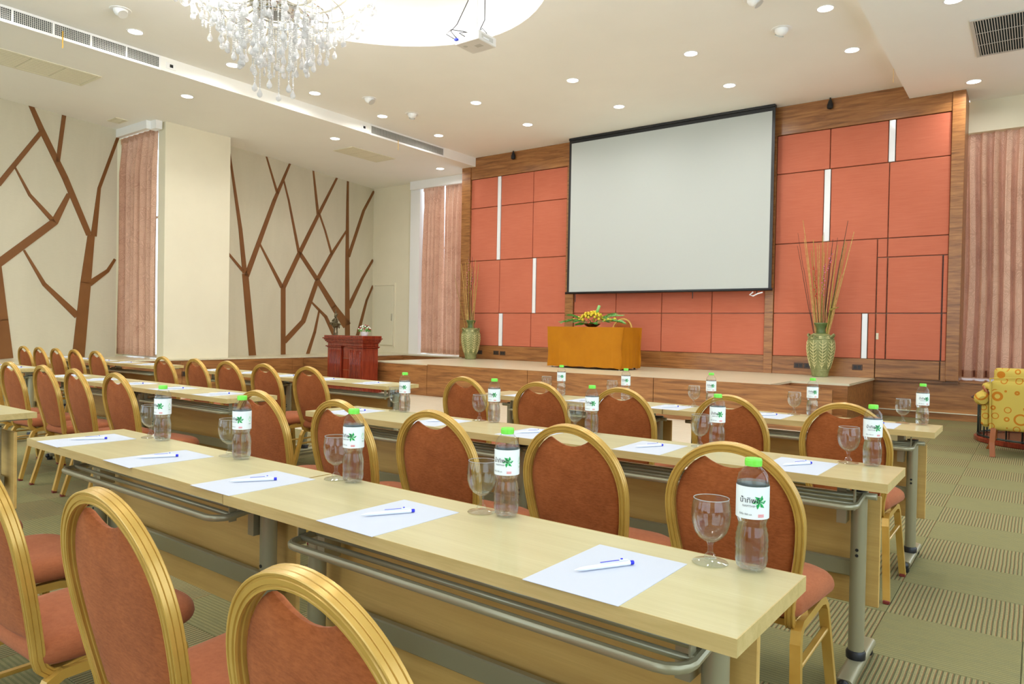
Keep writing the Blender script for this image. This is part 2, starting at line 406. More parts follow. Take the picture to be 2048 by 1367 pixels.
# main ceiling with an oval cove recess
EC = (-5.95, 4.2); EA, EB = 2.3, 3.22; NE = 72
def ell(a_, b_, k): t = 2*PI*k/NE; return (EC[0]+a_*math.cos(t), EC[1]+b_*math.sin(t))
cb_ = MB()
def ring_to_rect(mb, z, z2, x0, x1, y0, y1):
    inn = [ell(EA, EB, k) for k in range(NE)]; out = []
    for (x, y) in inn:
        dx, dy = x-EC[0], y-EC[1]
        t = min((x1-EC[0])/dx if dx > 1e-9 else ((x0-EC[0])/dx if dx < -1e-9 else 1e9), (y1-EC[1])/dy if dy > 1e-9 else ((y0-EC[1])/dy if dy < -1e-9 else 1e9))
        out.append((EC[0]+dx*t, EC[1]+dy*t))
    # exact corners
    for cx, cy in ((x0, y0), (x0, y1), (x1, y0), (x1, y1)):
        k = min(range(NE), key=lambda q: (out[q][0]-cx)**2+(out[q][1]-cy)**2); out[k] = (cx, cy)
    vs = [(x, y, z) for x, y in inn]+[(x, y, z) for x, y in out]+[(x, y, z2) for x, y in inn]
    mb.add(vs, [(k, (k+1) % NE, NE+(k+1) % NE, NE+k) for k in range(NE)]+[(k, (k+1) % NE, 2*NE+(k+1) % NE, 2*NE+k) for k in range(NE)])
ring_to_rect(cb_, ZC, ZC+.09, XB, XR, -4.1, FY+.6)
ceil = struct('ceiling', cb_, 'ceiling')
cv = MB()                                     # recess: vertical wall set back behind the lip, flat top, inner raised oval
k = range(NE)
L = []
for a_, b_, z in ((EA, EB, ZC+.09), (EA+.22, EB+.22, ZC+.09), (EA+.22, EB+.22, ZC+.36), (1.35, 2.0, ZC+.36), (1.35, 2.0, ZC+.44), (1.5, 2.15, ZC+.44), (1.5, 2.15, ZC+.62)):
    L.append([(*ell(a_, b_, q), z) for q in k])
vs = [p for l_ in L for p in l_]+[(EC[0], EC[1], ZC+.62)]
cv.add(vs, [(i*NE+q, i*NE+(q+1) % NE, (i+1)*NE+(q+1) % NE, (i+1)*NE+q) for i in range(len(L)-1) for q in k]+[((len(L)-1)*NE+q, (len(L)-1)*NE+(q+1) % NE, len(L)*NE) for q in k])
cov = struct('cove_recess', cv, 'cove', ceil)
led = MB().tube([(*ell(EA+.13, EB+.13, q), ZC+.125) for q in range(NE)]+[(*ell(EA+.13, EB+.13, 0), ZC+.125)], .014, 5, cap=False)
ledo = struct('cove_light', led, 'cove_led', ceil)

# soffits (lower ceilings) down both sides
sl = MB(); sl.box(-15.0, XB, -4.1, FY+.0, ZS, ZC+.2); sl.box(-14.9, -10.62, FY, 13.6, ZS, ZC+.2)
struct('ceiling_soffit', sl, 'ceiling')
sr = MB(); sr.box(XR, 3.1, -4.1, FY, ZS, ZC+.2); sr.box(-.93, 3.1, FY, 13.6, ZS, ZC+.2)
struct('ceiling_soffit', sr, 'ceiling')

# ---- left wall, sawtooth: panel A, window bay, pillar, panel B
def vwall(name, P, Q, z0, z1, t, mat, parent=None):
    P, Q = Vector((*P, 0)), Vector((*Q, 0)); d = (Q-P).normalized(); nrm = Vector((-d.y, d.x, 0))
    poly = [Vector((P.x, P.y, z0)), Vector((Q.x, Q.y, z0)), Vector((Q.x, Q.y, z1)), Vector((P.x, P.y, z1))]
    return struct(name, MB().prism(poly, nrm*t), mat, parent)
A0, A1 = (-13.35, 1.5), (-14.15, 6.45)
B0, B1 = (-13.35, 8.2), (-14.22, 13.08)
wl = sempty('wall_left')
vwall('wall_panel', A0, A1, ZL, ZS, .12, 'greywall', wl)
vwall('wall_panel', B0, B1, ZL, ZS, .12, 'greywall', wl)
pl_ = MB(); pl_.box(-13.02, -12.78, 6.66, 7.95, ZL-.02, ZS+.01)
struct('pillar', pl_, 'cream', wl)
wb_ = MB(); wb_.box(-14.9, -13.2, -4.2, 1.55, 0, ZS); struct('wall_back_left', wb_, 'cream', wl)
wb_ = MB(); wb_.box(-13.42, -12.98, 7.7, 7.95, ZL, ZS); struct('pillar_return', box(-13.5, -13.36, 7.7, 8.3, ZL, ZS), 'cream', wl)
wb_ = MB(); wb_.box(-13.42, -12.98, 7.7, 7.95, ZL, ZS); struct('pillar_return', wb_, 'cream', wl)
# ledge that runs along the left wall and turns across to the stage
XL = -12.6
lg = sempty('trim_2')
struct('ledge_body', box(-15.0, XL, 1.5, 13.5, .0, ZL-.025), 'teak_y', lg)
struct('ledge_top', box(-15.0, XL+.012, 1.5, 13.5, ZL-.025, ZL), 'stagefloor', lg)
struct('ledge_body', box(XL, -10.6, 12.58, 13.5, .0, ZL-.025), 'teak', lg)
struct('ledge_top', box(XL, -10.6, 12.565, 13.5, ZL-.025, ZL), 'stagefloor', lg)
for y0, y1 in ((2, 4.4), (4.42, 6.9), (6.92, 9.3), (9.32, 12.5)):
    struct('ledge_panel', box(XL-.004, XL+.008, y0, y1, .09, ZL-.035), 'teak_y', lg)
# tree-branch strips on the two grey panels, each strip a flat 12 mm board standing proud of the wall
def branches(P, Q, label, segs):
    P3, Q3 = Vector((*P, 0)), Vector((*Q, 0)); d = (Q3-P3).normalized(); nr = Vector((d.y, -d.x, 0))
    t = thing('branch_mural', label, 'wall decoration', (0, 0, 0))
    for s_ in segs:
        for (x0, y0, w0), (x1, y1, w1) in zip(s_, s_[1:]):
            ux, uy = x1-x0, y1-y0; q = math.hypot(ux, uy); nx, ny = -uy/q/2, ux/q/2; e = 1.2/q
            x0e, y0e, x1e, y1e = x0-ux*e, y0-uy*e, x1+ux*e, y1+uy*e
            pp = [(x0e+nx*w0, y0e+ny*w0), (x1e+nx*w1, y1e+ny*w1), (x1e-nx*w1, y1e-ny*w1), (x0e-nx*w0, y0e-ny*w0)]
            poly = [onp(a_, b_, P3, nr) for a_, b_ in pp]
            for v in poly: v.z = min(max(v.z, ZL+.001), ZS-.001)
            obj('branch', MB().prism(poly, nr*.012), 'branch', t)
    return t
branches(A0, A1, 'brown tree-branch strips on the grey wall left of the curtain and cream pillar', [
    [(156, 716, 25), (171, 565, 21), (182, 470, 14)], [(187, 471, 12), (198, 376, 6.5), (238, 268, 6)],
    [(63, 210, 12), (84, 262, 11), (130, 356, 12), (177, 468, 11)], [(127.6, 230, 8), (115.5, 322, 8)],
    [(82, 264, 9), (28, 330, 10), (-3, 368, 11)], [(30, 335, 3), (59, 389.5, 6), (103, 438, 9)],
    [(137, 389, 9), (109, 443, 15), (-3, 526, 17)], [(48, 501, 4), (88, 568, 8), (153, 630, 13)],
    [(180, 566, 12), (215, 541, 7), (229, 519, 5)], [(-8, 530, 20), (1, 640, 30), (8, 716, 36)]])
branches(B0, B1, 'brown tree-branch strips on the grey wall between the cream pillar and the alcove', [
    [(504.5, 712, 14), (490, 548, 12)], [(456.5, 289, 3), (480.5, 458, 7), (489, 545, 9)], [(450, 499, 4), (485, 541, 5)],
    [(493, 551, 10), (548.5, 400, 7), (579, 326, 4)], [(533, 311, 3), (554.5, 387, 4)],
    [(567.5, 362, 2.5), (577, 400, 3.2), (597, 503, 5)], [(520, 489, 3), (563, 573, 7)], [(566, 712, 9), (566, 573, 9)],
    [(566, 575, 9), (599, 505, 8), (637, 428, 6), (673, 355, 4)], [(626.5, 339, 3), (635.5, 427, 5)],
    [(639, 429, 3), (650, 461, 3), (663, 508, 4)], [(600, 507, 7), (634, 559, 8), (667, 613, 11), (693, 650, 17)],
    [(692, 462, 3), (662, 509, 6), (634, 560, 8)], [(633, 564, 8), (606, 642, 9), (569, 682, 10)],
    [(623, 604, 3), (651, 633, 6), (672, 678, 8)], [(638, 621, 3), (629, 664, 5), (615.5, 709, 7)],
    [(694.5, 712, 10), (694, 522, 7), (694.8, 400, 4.5), (695.5, 359, 3.5)], [(697, 512, 6), (727, 421, 5), (747, 383, 4)],
    [(697, 614, 8), (724.4, 556, 5), (745, 520, 4)], [(703, 712, 7), (715, 669, 6), (733, 600, 4), (745, 572, 3)]])

# window bay left of the pillar (faces the camera)
def window(name, x0, x1, y, z0, z1, nm=2, axis='x'):
    w_ = sempty(name); fr = .05
    def bx(mb, a0, a1, d0, d1, c0, c1):
        return mb.box(a0, a1, d0, d1, c0, c1) if axis == 'x' else mb.box(d0, d1, a0, a1, c0, c1)
    f = MB()
    bx(f, x0, x1, y, y+.08, z0, z0+fr); bx(f, x0, x1, y, y+.08, z1-fr, z1)
    for q in range(nm+1):
        xx = x0+(x1-x0-fr)*q/nm; bx(f, xx, xx+fr, y, y+.08, z0+fr, z1-fr)
    zz = z0+(z1-z0)*.62
    struct('window_frame', f, 'white', w_)
    for q in range(nm):
        xa = x0+(x1-x0-fr)*q/nm+fr; xb = x0+(x1-x0-fr)*(q+1)/nm
        struct('pane', bx(MB(), xa, xb, y+.035, y+.041, z0+fr, zz-.02), 'pane', w_)
        struct('pane', bx(MB(), xa, xb, y+.035, y+.041, zz+.02, z1-fr), 'pane', w_)
        struct('transom', bx(MB(), xa, xb, y+.01, y+.07, zz-.02, zz+.02), 'white', w_)
    return w_
window('window_1', -14.85, -13.0, 6.9, ZL, ZS, 2)
struct('window_reveal', box(-15.0, -14.85, 6.4, 7.0, ZL, ZS), 'cream', wl)
struct('window_reveal', box(-15.0, -14.16, 6.33, 6.41, ZL, ZS), 'cream', wl)
struct('trim_3', box(-14.2, -13.0, 6.42, 6.5, 4.75, ZS), 'white')
struct('trim_4', box(-13.05, -12.82, 6.5, 6.62, 4.75, ZS), 'white')
# far wall left part: cream alcove wall with access door, window bay, pelmet
wf = sempty('wall_far')
struct('alcove_wall', box(-14.6, -12.78, 13.0, 13.2, ZL, ZS), 'cream', wf)
struct('window_reveal', box(-12.80, -12.48, 12.95, 13.4, ZL, ZS), 'white', wf)
window('window_2', -12.64, -10.5, 13.3, ZL, ZS, 2)
struct('trim_5', box(-12.72, -10.6, 12.84, 12.92, 4.70, ZS), 'white')
dr = sempty('door_1')
a_, b_ = ony(751, 572, 12.99), ony(786, 690, 12.99)
struct('door_leaf', box(a_.x, b_.x, 12.965, 13.0, b_.z, a_.z, .004), 'vent', dr)
fr_ = MB()
for x0, x1, z0, z1 in ((a_.x-.06, a_.x-.01, b_.z-.05, a_.z+.06), (b_.x+.01, b_.x+.06, b_.z-.05, a_.z+.06), (a_.x-.01, b_.x+.01, a_.z+.01, a_.z+.06)): fr_.box(x0, x1, 12.98, 13.0, z0, z1)
struct('door_frame', fr_, 'cream', dr)
hh = ony(784, 634, 12.97); struct('door_handle', box(hh.x-.02, hh.x+.01, 12.95, 12.975, hh.z-.09, hh.z+.09), 'chrome', dr)
# right window bay behind the armchair
struct('window_reveal', box(-1.34, -1.3, 12.9, 13.5, ZL, ZS), 'cream', wf)
struct('window_head', box(-1.1, 3.1, 13.12, 13.3, 4.42, ZS), 'cream', wf)
window('window_3', -1.3, 3.0, 13.45, ZL, 4.6, 4)
rl = sempty('trim_6')
struct('ledge_body', box(-3.0, 3.1, FY+.06, 13.6, 0, ZL-.03), 'teak', rl)
struct('ledge_top', box(-2.07, 3.1, FY+.035, 13.6, ZL-.03, ZL-.005), 'teak', rl)
struct('baseboard_far', box(-2.07, 3.1, FY+.04, FY+.07, 0, .1), 'teak')
sl_ = MB().box(-2.07, 3.1, FY+.03, FY+.06, .1, .112); struct('trim_7', sl_, 'vent')

# ---- stage wall: teak frame, terracotta panels
sw = sempty('wall_stage')
bk = MB(); bk.box(-10.64, -.93, FY+.0, FY+.5, ZL-.05, ZC+.15); struct('teak_backing', bk, 'teak', sw)
def pz(x, y, yy=FY-.05): q = ony(x, y, yy); return q.x, q.z
def panel(px0, px1, z0, z1, mat='red', name='wall_panel', d0=.012, d1=.05, bev=.008):
    g = .006
    struct(name, box(px0+g, px1-g, FY-d1, FY-d0, z0+g, z1-g, bev), mat, sw)
Xp = lambda px, py=500: ony(px, py, FY-.05).x
Z0, Z1, Z2, Z3, Z4 = .885, 1.60, 2.62, 3.72, 4.62
Z3 = (ony(1135, 398, FY).z+ony(1556, 350, FY).z)/2; Z2 = (ony(1133, 512, FY).z+ony(1549, 490, FY).z)/2
Z1 = (ony(1130, 626, FY).z+ony(1549, 626.6, FY).z)/2
LX = [Xp(940.5, 520), Xp(1132.5, 520)]
s13 = (Xp(994.5, 430), Xp(1001.5, 430)); m_ = Xp(1066, 430)
for z0, z1 in ((Z3, Z4), (Z2, Z3)):
    panel(LX[0], s13[0], z0, z1); panel(s13[1], m_, z0, z1); panel(m_, LX[1], z0, z1)
panel(*s13, Z2, Z4, 'strip', 'white_strip', .02, .056, .004)
s3 = (Xp(1064.5, 570), Xp(1071.5, 570)); q3 = Xp(998.5, 570)
panel(LX[0], q3, Z1, Z2); panel(q3, s3[0], Z1, Z2); panel(s3[1], LX[1], Z1, Z2); panel(*s3, Z1, Z2, 'strip', 'white_strip', .02, .056, .004)
s4 = (Xp(997, 660), Xp(1004.5, 660)); q4 = Xp(1061, 660)
panel(LX[0], s4[0], Z0, Z1); panel(s4[1], q4, Z0, Z1); panel(q4, LX[1], Z0, Z1); panel(*s4, Z0, Z1, 'strip', 'white_strip', .02, .056, .004)
MX = [Xp(1145.5, 660), Xp(1229.5, 660), Xp(1321, 660), Xp(1421.5, 660), Xp(1528.5, 660)]
for i in range(4):
    panel(MX[i], MX[i+1], Z0, Z1, d0=-.02, d1=.03); panel(MX[i], MX[i+1], Z1, Z2, d0=-.02, d1=.03)
    panel(MX[i], MX[i+1], Z2, Z3, d0=-.02, d1=.03); panel(MX[i], MX[i+1], Z3, Z4, d0=-.02, d1=.03)
RX = (Xp(1550, 480), Xp(1902, 350))
a1, a2, st = Xp(1660.5, 300), Xp(1777, 300), (Xp(1777.5, 280), Xp(1791.5, 280))
panel(RX[0], a1, Z3, Z4); panel(a1, a2, Z3, Z4); panel(*st, Z3, Z4, 'strip', 'white_strip', .02, .056, .004); panel(st[1], RX[1], Z3, Z4)
st2 = (Xp(1647, 420), Xp(1660.5, 420)); a3 = Xp(1777, 420)
panel(RX[0], st2[0], Z2, Z3); panel(*st2, Z2, Z3, 'strip', 'white_strip', .02, .056, .004); panel(st2[1], a3, Z2, Z3); panel(a3, RX[1], Z2, Z3)
dx0, dx1 = Xp(1752, 600), Xp(1883.5, 600); zd = ony(1800, 513, FY-.05).z; a4 = Xp(1775, 500)
panel(RX[0], dx0, Z1, Z2); panel(dx0, a4, zd, Z2); panel(a4, RX[1], zd, Z2); panel(dx1+.006, RX[1], Z1, zd); panel(dx1+.006, RX[1], Z0, Z1)
st5 = (Xp(1722.5, 670), Xp(1735, 670)); a5 = Xp(1655, 670)
panel(RX[0], a5, Z0, Z1); panel(a5, st5[0], Z0, Z1); panel(*st5, Z0, Z1, 'strip', 'white_strip', .02, .056, .004); panel(st5[1], dx0, Z0, Z1)
# concealed door in the right panelling
d2 = sempty('door_2'); a6 = Xp(1773, 600)
for x0, x1, z0, z1 in ((dx0, a6, Z1, zd), (a6, dx1, Z1, zd), (dx0, a6, Z0, Z1), (a6, dx1, Z0, Z1)):
    struct('door_panel', box(x0+.012, x1-.006, FY-.058, FY-.015, z0+.006, z1-.008, .008), 'red', d2)
struct('kick_panel', box(dx0+.012, dx1-.01, FY-.05, FY-.015, ZL, Z0-.004, .004), 'teak', d2)
struct('door_gap', box(dx1-.004, dx1+.006, FY-.02, FY-.012, ZL, zd), 'outlet', d2)
hh = ony(1754.5, 672, FY-.06); hm = MB().box(hh.x-.018, hh.x+.018, FY-.064, FY-.056, hh.z-.05, hh.z+.05, .003).box(hh.x-.008, hh.x+.008, FY-.07, FY-.062, hh.z-.03, hh.z+.03)
struct('door_handle', hm, 'vent', d2)
# frame boards, proud of the backing
def board(x0, x1, z0, z1, mat='teak', d=.07): struct('frame_board', box(x0, x1, FY-d, FY+.01, z0, z1, .004), mat, sw)
fz = wood('teak_laminate_upright', (110, 70, 36), (156, 104, 58), (186, 132, 76), 0, .32, 1.6); M['teak_v'] = fz
board(-10.65, LX[0], ZL, ZS+.16, 'teak_v', .09); board(RX[1], -.93, ZL, ZS, 'teak_v', .09)
board(LX[0], MX[2], Z4, ZC-.001); board(MX[2], RX[1], Z4, ZC-.001)
board(LX[1], MX[0], ZT, Z4, 'teak_v'); board(MX[4], RX[0], ZT, Z4, 'teak_v')
board(LX[0], LX[1], ZT, Z0, d=.055); board(MX[0], MX[2], ZT, Z0, d=.03); board(MX[2], MX[4], ZT, Z0, d=.03); board(RX[0], dx0, ZT, Z0, d=.055); board(dx1+.006, RX[1], ZT, Z0, d=.055)
# ---- stage with stair recesses behind the fascia at both ends
SF = 9.62
stg = sempty('stage')
SX0, SX1 = -10.55, -2.83; ER = -2.06; EL = -11.75
tp = MB()
tp.box(SX0, SX1, SF, 10.6, ZT-.03, ZT); tp.box(SX0, ER, 10.6, FY-.02, ZT-.03, ZT)
struct('stage_deck', tp, 'stagefloor', stg)
bd = MB(); bd.box(SX0+.02, SX1-.02, SF+.015, 10.6, 0, ZT-.03); bd.box(SX0+.02, ER-.02, 10.6, FY-.02, 0, ZT-.03); struct('stage_body', bd, 'teak', stg)
for x0, x1 in ((XL+.02, -9.0), (-8.99, -6.75), (-6.74, -4.5), (-4.49, -2.2)):
    struct('fascia_board', box(x0, x1, SF-.03, SF+.012, .03, ZT-.004 if x0 > -12 else ZT-.02), 'teak', stg)
struct('fascia_end', box(-2.2, ER+.0, SF-.03, SF+.012, .03, ZT-.03), 'teak', stg)
struct('fascia_base', box(XL+.02, ER, SF-.022, SF+.0, 0, .03), 'teak', stg)
for i in range(3):
    z = ZT*(1-(i+1)/4); struct('step', box(SX1-.02+.24*i, SX1+.22+.24*i, SF+.02, 10.58, 0, z, .004), 'teak_y', stg)
    struct('step', box(SX0-.22-.24*i, SX0+.02-.24*i, SF+.02, 10.9, 0, z+.0, .004), 'teak_y', stg)
# unseen sides of the room: right and back walls, windows added for fill daylight
wr = sempty('wall_right')
for y0, y1 in ((-4.2, -3), (3.4, 4.4), (8.6, 13.6)): struct('wall_panel', box(3.1, 3.3, y0, y1, 0, ZS), 'cream', wr)
struct('wall_panel', box(3.1, 3.3, -3, 8.6, 0, .6), 'cream', wr); struct('wall_panel', box(3.1, 3.3, -3, 8.6, 4.2, ZS), 'cream', wr)
window('window_4', -3, 3.4, 3.12, .6, 4.2, 5, 'y'); window('window_5', 4.4, 8.6, 3.12, .6, 4.2, 4, 'y')  # unseen windows added so sky light brightens the room
wk = sempty('wall_back')
struct('wall_panel', box(-14.9, 3.3, -4.4, -4.2, 0, .4), 'cream', wk); struct('wall_panel', box(-14.9, 3.3, -4.4, -4.2, 4.3, ZC+.2), 'cream', wk)
for x0, x1 in ((-14.9, -12.5), (-6.3, -5.3), (.9, 3.3)): struct('wall_panel', box(x0, x1, -4.4, -4.2, .4, 4.3), 'cream', wk)
window('window_6', -12.5, -6.3, -4.35, .4, 4.3, 5); window('window_7', -5.3, .9, -4.35, .4, 4.3, 5)  # unseen glazing added to lift the light on ceiling and tables
for (cx, cy, cz, sx, sy, rot) in ((3.4, .2, 2.4, 6.4, 3.6, (0, PI/2, 0)), (3.4, 6.5, 2.4, 4.2, 3.6, (0, PI/2, 0)), (-9.4, -4.5, 2.35, 6.2, 3.9, (PI/2, 0, 0)), (-2.2, -4.5, 2.35, 6.2, 3.9, (PI/2, 0, 0)),
                                  (-13.9, 7.05, 2.75, 1.7, 4.3, (-PI/2, 0, 0)), (-11.5, 13.5, 2.75, 1.6, 4.3, (-PI/2, 0, 0)), (1.0, 13.7, 2.6, 3.9, 4.0, (-PI/2, 0, 0))):
    lt = bpy.data.lights.new('daylight_portal', 'AREA'); lt.shape = 'RECTANGLE'; lt.size, lt.size_y = (sy, sx) if rot[1] else (sx, sy); lt.cycles.is_portal = True
    lo = bpy.data.objects.new('daylight_portal', lt); C.objects.link(lo); lo.location = (cx, cy, cz); lo.rotation_euler = rot

# ================================================================== CURTAINS
def curtain(label, x0, x1, y, z0, z1, nf, seed, amp=.045, pinch=0, gaps=None):
    rnd = random.Random(seed); W_ = x1-x0; nx = nf*10; nz = 24; vs = []
    ph = [rnd.uniform(-.5, .5) for _ in range(nf+2)]
    for j in range(nz+1):
        v = j/nz; z = z1+(z0-z1)*v
        for i in range(nx+1):
            u = i/nx; k = u*nf; wgt = .35+.65*min(1, v*6)
            sn = math.sin(2*PI*k+ph[0]*v*2); a_ = amp*wgt*(math.copysign(abs(sn)**.7, sn)*(1+.35*math.sin(k*1.7+seed))+.22*math.sin(4*PI*k+ph[1]*6))
            sq = 1-pinch*math.sin(PI*min(1, max(0, (v-.1)/.8)))*.5
            xx = x0+W_*((u-.5)*sq+.5)+.02*math.sin(2*PI*k*1.0+1.3)*v+.012*math.sin(5*v+seed)
            vs.append((xx, y+a_, z))
    mb = MB(); mb.add(vs, [(j*(nx+1)+i, j*(nx+1)+i+1, (j+1)*(nx+1)+i+1, (j+1)*(nx+1)+i) for j in range(nz) for i in range(nx)], True)
    t = thing('curtain', label, 'curtain')
    obj('drape', mb, 'curtain', t)
    hd = MB(); pts = [(x0+W_*i/(nf*6), y+.012*math.sin(2*PI*i/6), 0) for i in range(nf*6+1)]
    for (xa, ya, _), (xb, yb, _) in zip(pts, pts[1:]): hd.add([(xa, ya-.006, z1-.08), (xb, yb-.006, z1-.08), (xb, yb-.006, z1+.03), (xa, ya-.006, z1+.03)], [(0, 1, 2, 3)])
    obj('heading_tape', hd, 'curtain', t)
    hm_ = MB(); n0 = nz*(nx+1)
    hm_.add([(vs[n0+i][0], vs[n0+i][1]-.003, z) for z in (z0, z0+.11) for i in range(nx+1)], [(i, i+1, nx+2+i, nx+1+i) for i in range(nx)], True)
    obj('hem', hm_, 'curtain', t); return t
curtain('mauve patterned curtain on the left wall beside the cream pillar', -14.50, -13.10, 6.68, ZL+.04, 4.80, 7, 1, .075, .06)
curtain('mauve patterned curtain nearest the cream alcove, left of the vase', -12.44, -11.76, 13.04, ZL+.04, 4.74, 5, 2, .075, -.05)
curtain('mauve patterned curtain directly behind the left vase, against the teak frame', -11.72, -10.92, 13.06, ZL+.03, 4.76, 5, 3, .075, .02)
curtain('mauve patterned curtain behind the armchair, right of the stage wall', -1.0, .1, 13.25, ZL+.03, 4.5, 7, 4, .10, .13)
curtain('mauve patterned curtain at the right edge of the photo', .12, 1.7, 13.25, ZL+.03, 4.5, 11, 5, .07, .05)
# cord tieback hooks by the windows
# ================================================================== PROJECTION SCREEN
sxa, sxb, sz0, sz1 = -7.66, -3.62, 1.985, 5.055; SY = 12.22
t = thing('projection_screen', 'large white pull-down projection screen with black border in front of the stage wall', 'screen')
obj('screen_fabric', MB().box(sxa+.05, sxb-.05, SY, SY+.006, sz0+.04, sz1-.06), 'screen', t)
bd = MB(); bd.box(sxa, sxa+.05, SY-.001, SY+.007, sz0+.04, sz1); bd.box(sxb-.05, sxb, SY-.001, SY+.007, sz0+.04, sz1); bd.box(sxa+.05, sxb-.05, SY-.001, SY+.007, sz1-.06, sz1)
obj('black_border', bd, 'black', t)
obj('weight_bar', MB().tube([(sxa-.03, SY, sz0+.02), (sxb+.02, SY, sz0+.02)], .024, 10), 'black', t)
obj('screen_case', MB().box(sxa, sxb, SY-.03, SY+.08, sz1+.001, ZC-.002, .006), 'black', t)
for x, l_ in ((sxa+.2, .16), (Xp(1384, 600)*.98, .12), (sxb-.24, .05)):
    obj('pull_cord', MB().tube([(x, SY, sz0), (x+.004, SY-.005, sz0-l_*.5), (x, SY, sz0-l_)], .008, 6), 'black', t)
obj('cord_hook', MB().tube([(sxb-.3, SY, sz0-.02), (sxb-.36, SY, sz0-.07), (sxb-.3, SY, sz0-.09), (sxb-.22, SY, sz0-.05), (sxb-.14, SY, sz0-.03)], .012, 6), 'strip', t)
for lb, px, py in (('left', 1022, 311), ('right', 1658, 209)):
    q = ony(px, py, 12.3); t = thing('spot_lamp', 'small black spot lamp under the ceiling on the teak header, %s of the screen' % lb, 'lamp')
    obj('lamp_head', MB().lathe([(.001, -.17), (.045, -.15), (.05, -.1), (.03, -.04), (.012, 0), (.012, .02)], 12, (q.x, 12.38, ZC-.02), cap=False), 'black', t)

# ================================================================== FOLDING TABLES
TW, TD, TZ = 1.49, .385, .75
def rrect(w_, h_, r, n=3, cx=0, cy=0):
    out = []
    for sx, sy, a0 in ((1, 1, 0), (-1, 1, 90), (-1, -1, 180), (1, -1, 270)):
        for i in range(n+1):
            a_ = math.radians(a0+90*i/n); out.append((cx+sx*(w_/2-r)+r*math.cos(a_), cy+sy*(h_/2-r)+r*math.sin(a_)))
    return out
def make_table(label, group):
    """local origin on the floor under the front left corner, x to the right, y toward the stage"""
    t = thing('folding_table', label, 'table', group=group)
    obj('tabletop', MB().box(.002, TW-.002, .002, TD-.002, TZ-.030, TZ-.001), 'maple', t)
    e = MB(); e.box(0, TW, 0, .0021, TZ-.031, TZ-.0005); e.box(0, TW, TD-.0021, TD, TZ-.031, TZ-.0005); e.box(0, .0021, .002, TD-.002, TZ-.031, TZ-.0005); e.box(TW-.0021, TW, .002, TD-.002, TZ-.031, TZ-.0005)
    obj('edge_band', e, 'maple_edge', t)
    obj('modesty_panel', MB().box(.07, TW-.065, TD-.085, TD-.069, .235, .645, .002), 'modesty', t)
    obj('crossbar', MB().box(.14, TW-.14, TD-.125, TD-.1, .345, .405, .004), 'grey_metal', t)
    for x in (.125, TW-.125):
        y = TD-.15
        l_ = obj('leg', MB().lathe([(.027, .075), (.027, .672)], 20, (x, y, 0)), 'grey_metal', t)
        obj('leg_cap', MB().lathe([(.021, .66), (.0275, .672), (.0278, .676), (.022, .677)], 20, (x, y, 0)), 'black', l_)
        obj('leg_collar', MB().lathe([(.033, .06), (.034, .082), (.029, .09)], 20, (x, y, 0)), 'black', l_)
        f = obj('foot', MB().sweep([(x, y-.2, .04), (x, y-.17, .043), (x, y+.2, .043), (x, y+.23, .04)], rrect(.058, .034, .014), (0, 0, 1), True), 'grey_metal', t)
        g = MB(); g.lathe([(.02, 0), (.024, .008), (.022, .024)], 12, (x, y-.19, 0)); g.lathe([(.02, 0), (.024, .008), (.022, .024)], 12, (x, y+.21, 0)); g.sphere((x, y-.205, .035), .022, 10, 6)
        obj('glide', g, 'black', f)
        sx = -1 if x < .5 else 1
        b = MB(); b.box(x-sx*.055-.016, x-sx*.055+.016, y-.03, y+.03, .55, .719); b.box(x-.06, x+.06, y-.12, y+.13, .705, .719); b.lathe([(.012, -.06), (.012, .06)], 10, (x, y-.02, .66), ax='x')
        obj('fold_bracket', b, 'grey_metal', t)
        bo = MB()
        for z in (.44, .46): bo.lathe([(.006, 0), (.0055, .003)], 8, (x, y-.029, z), ax='y')
        obj('bolt', bo, 'black', l_)
    # wire book tray under the top
    z = .645; x0, x1, yf, yb = .235, TW-.11, .04, TD-.13
    c = [(x0, yb, z+.02), (x0, yf+.05, z)]+[(x0+.05-.05*math.cos(q), yf+.05-.05*math.sin(q), z) for q in (.4, .8, 1.2)]+[(x0+.05, yf, z), (x1-.05, yf, z)]+[(x1-.05+.05*math.sin(q), yf+.05-.05*math.cos(q), z) for q in (.4, .8, 1.2)]+[(x1, yf+.05, z), (x1, yb, z+.02)]
    tr = obj('book_tray', MB().tube(c, .0108, 10), 'grey_metal', t)
    r_ = MB()
    for i in range(3):
        yy = yf+.055+.048*i; obj('tray_rod', MB().tube([(x0, yy, z+.004+.004*i), (x1, yy, z+.004+.004*i)], .0078, 8), 'grey_metal', tr)
    for xx in (x0, x1):
        obj('tray_bracket', MB().box(xx-.009, xx-.005, yf+.05, yf+.075, z-.018, TZ-.031).box(xx-.03, xx-.005, yf+.05, yf+.075, TZ-.034, TZ-.031).lathe([(.008, 0), (.007, .004)], 10, (xx-.012, yf+.063, z-.004), ax='x'), 'grey_metal', tr)
    return t
tables = {}
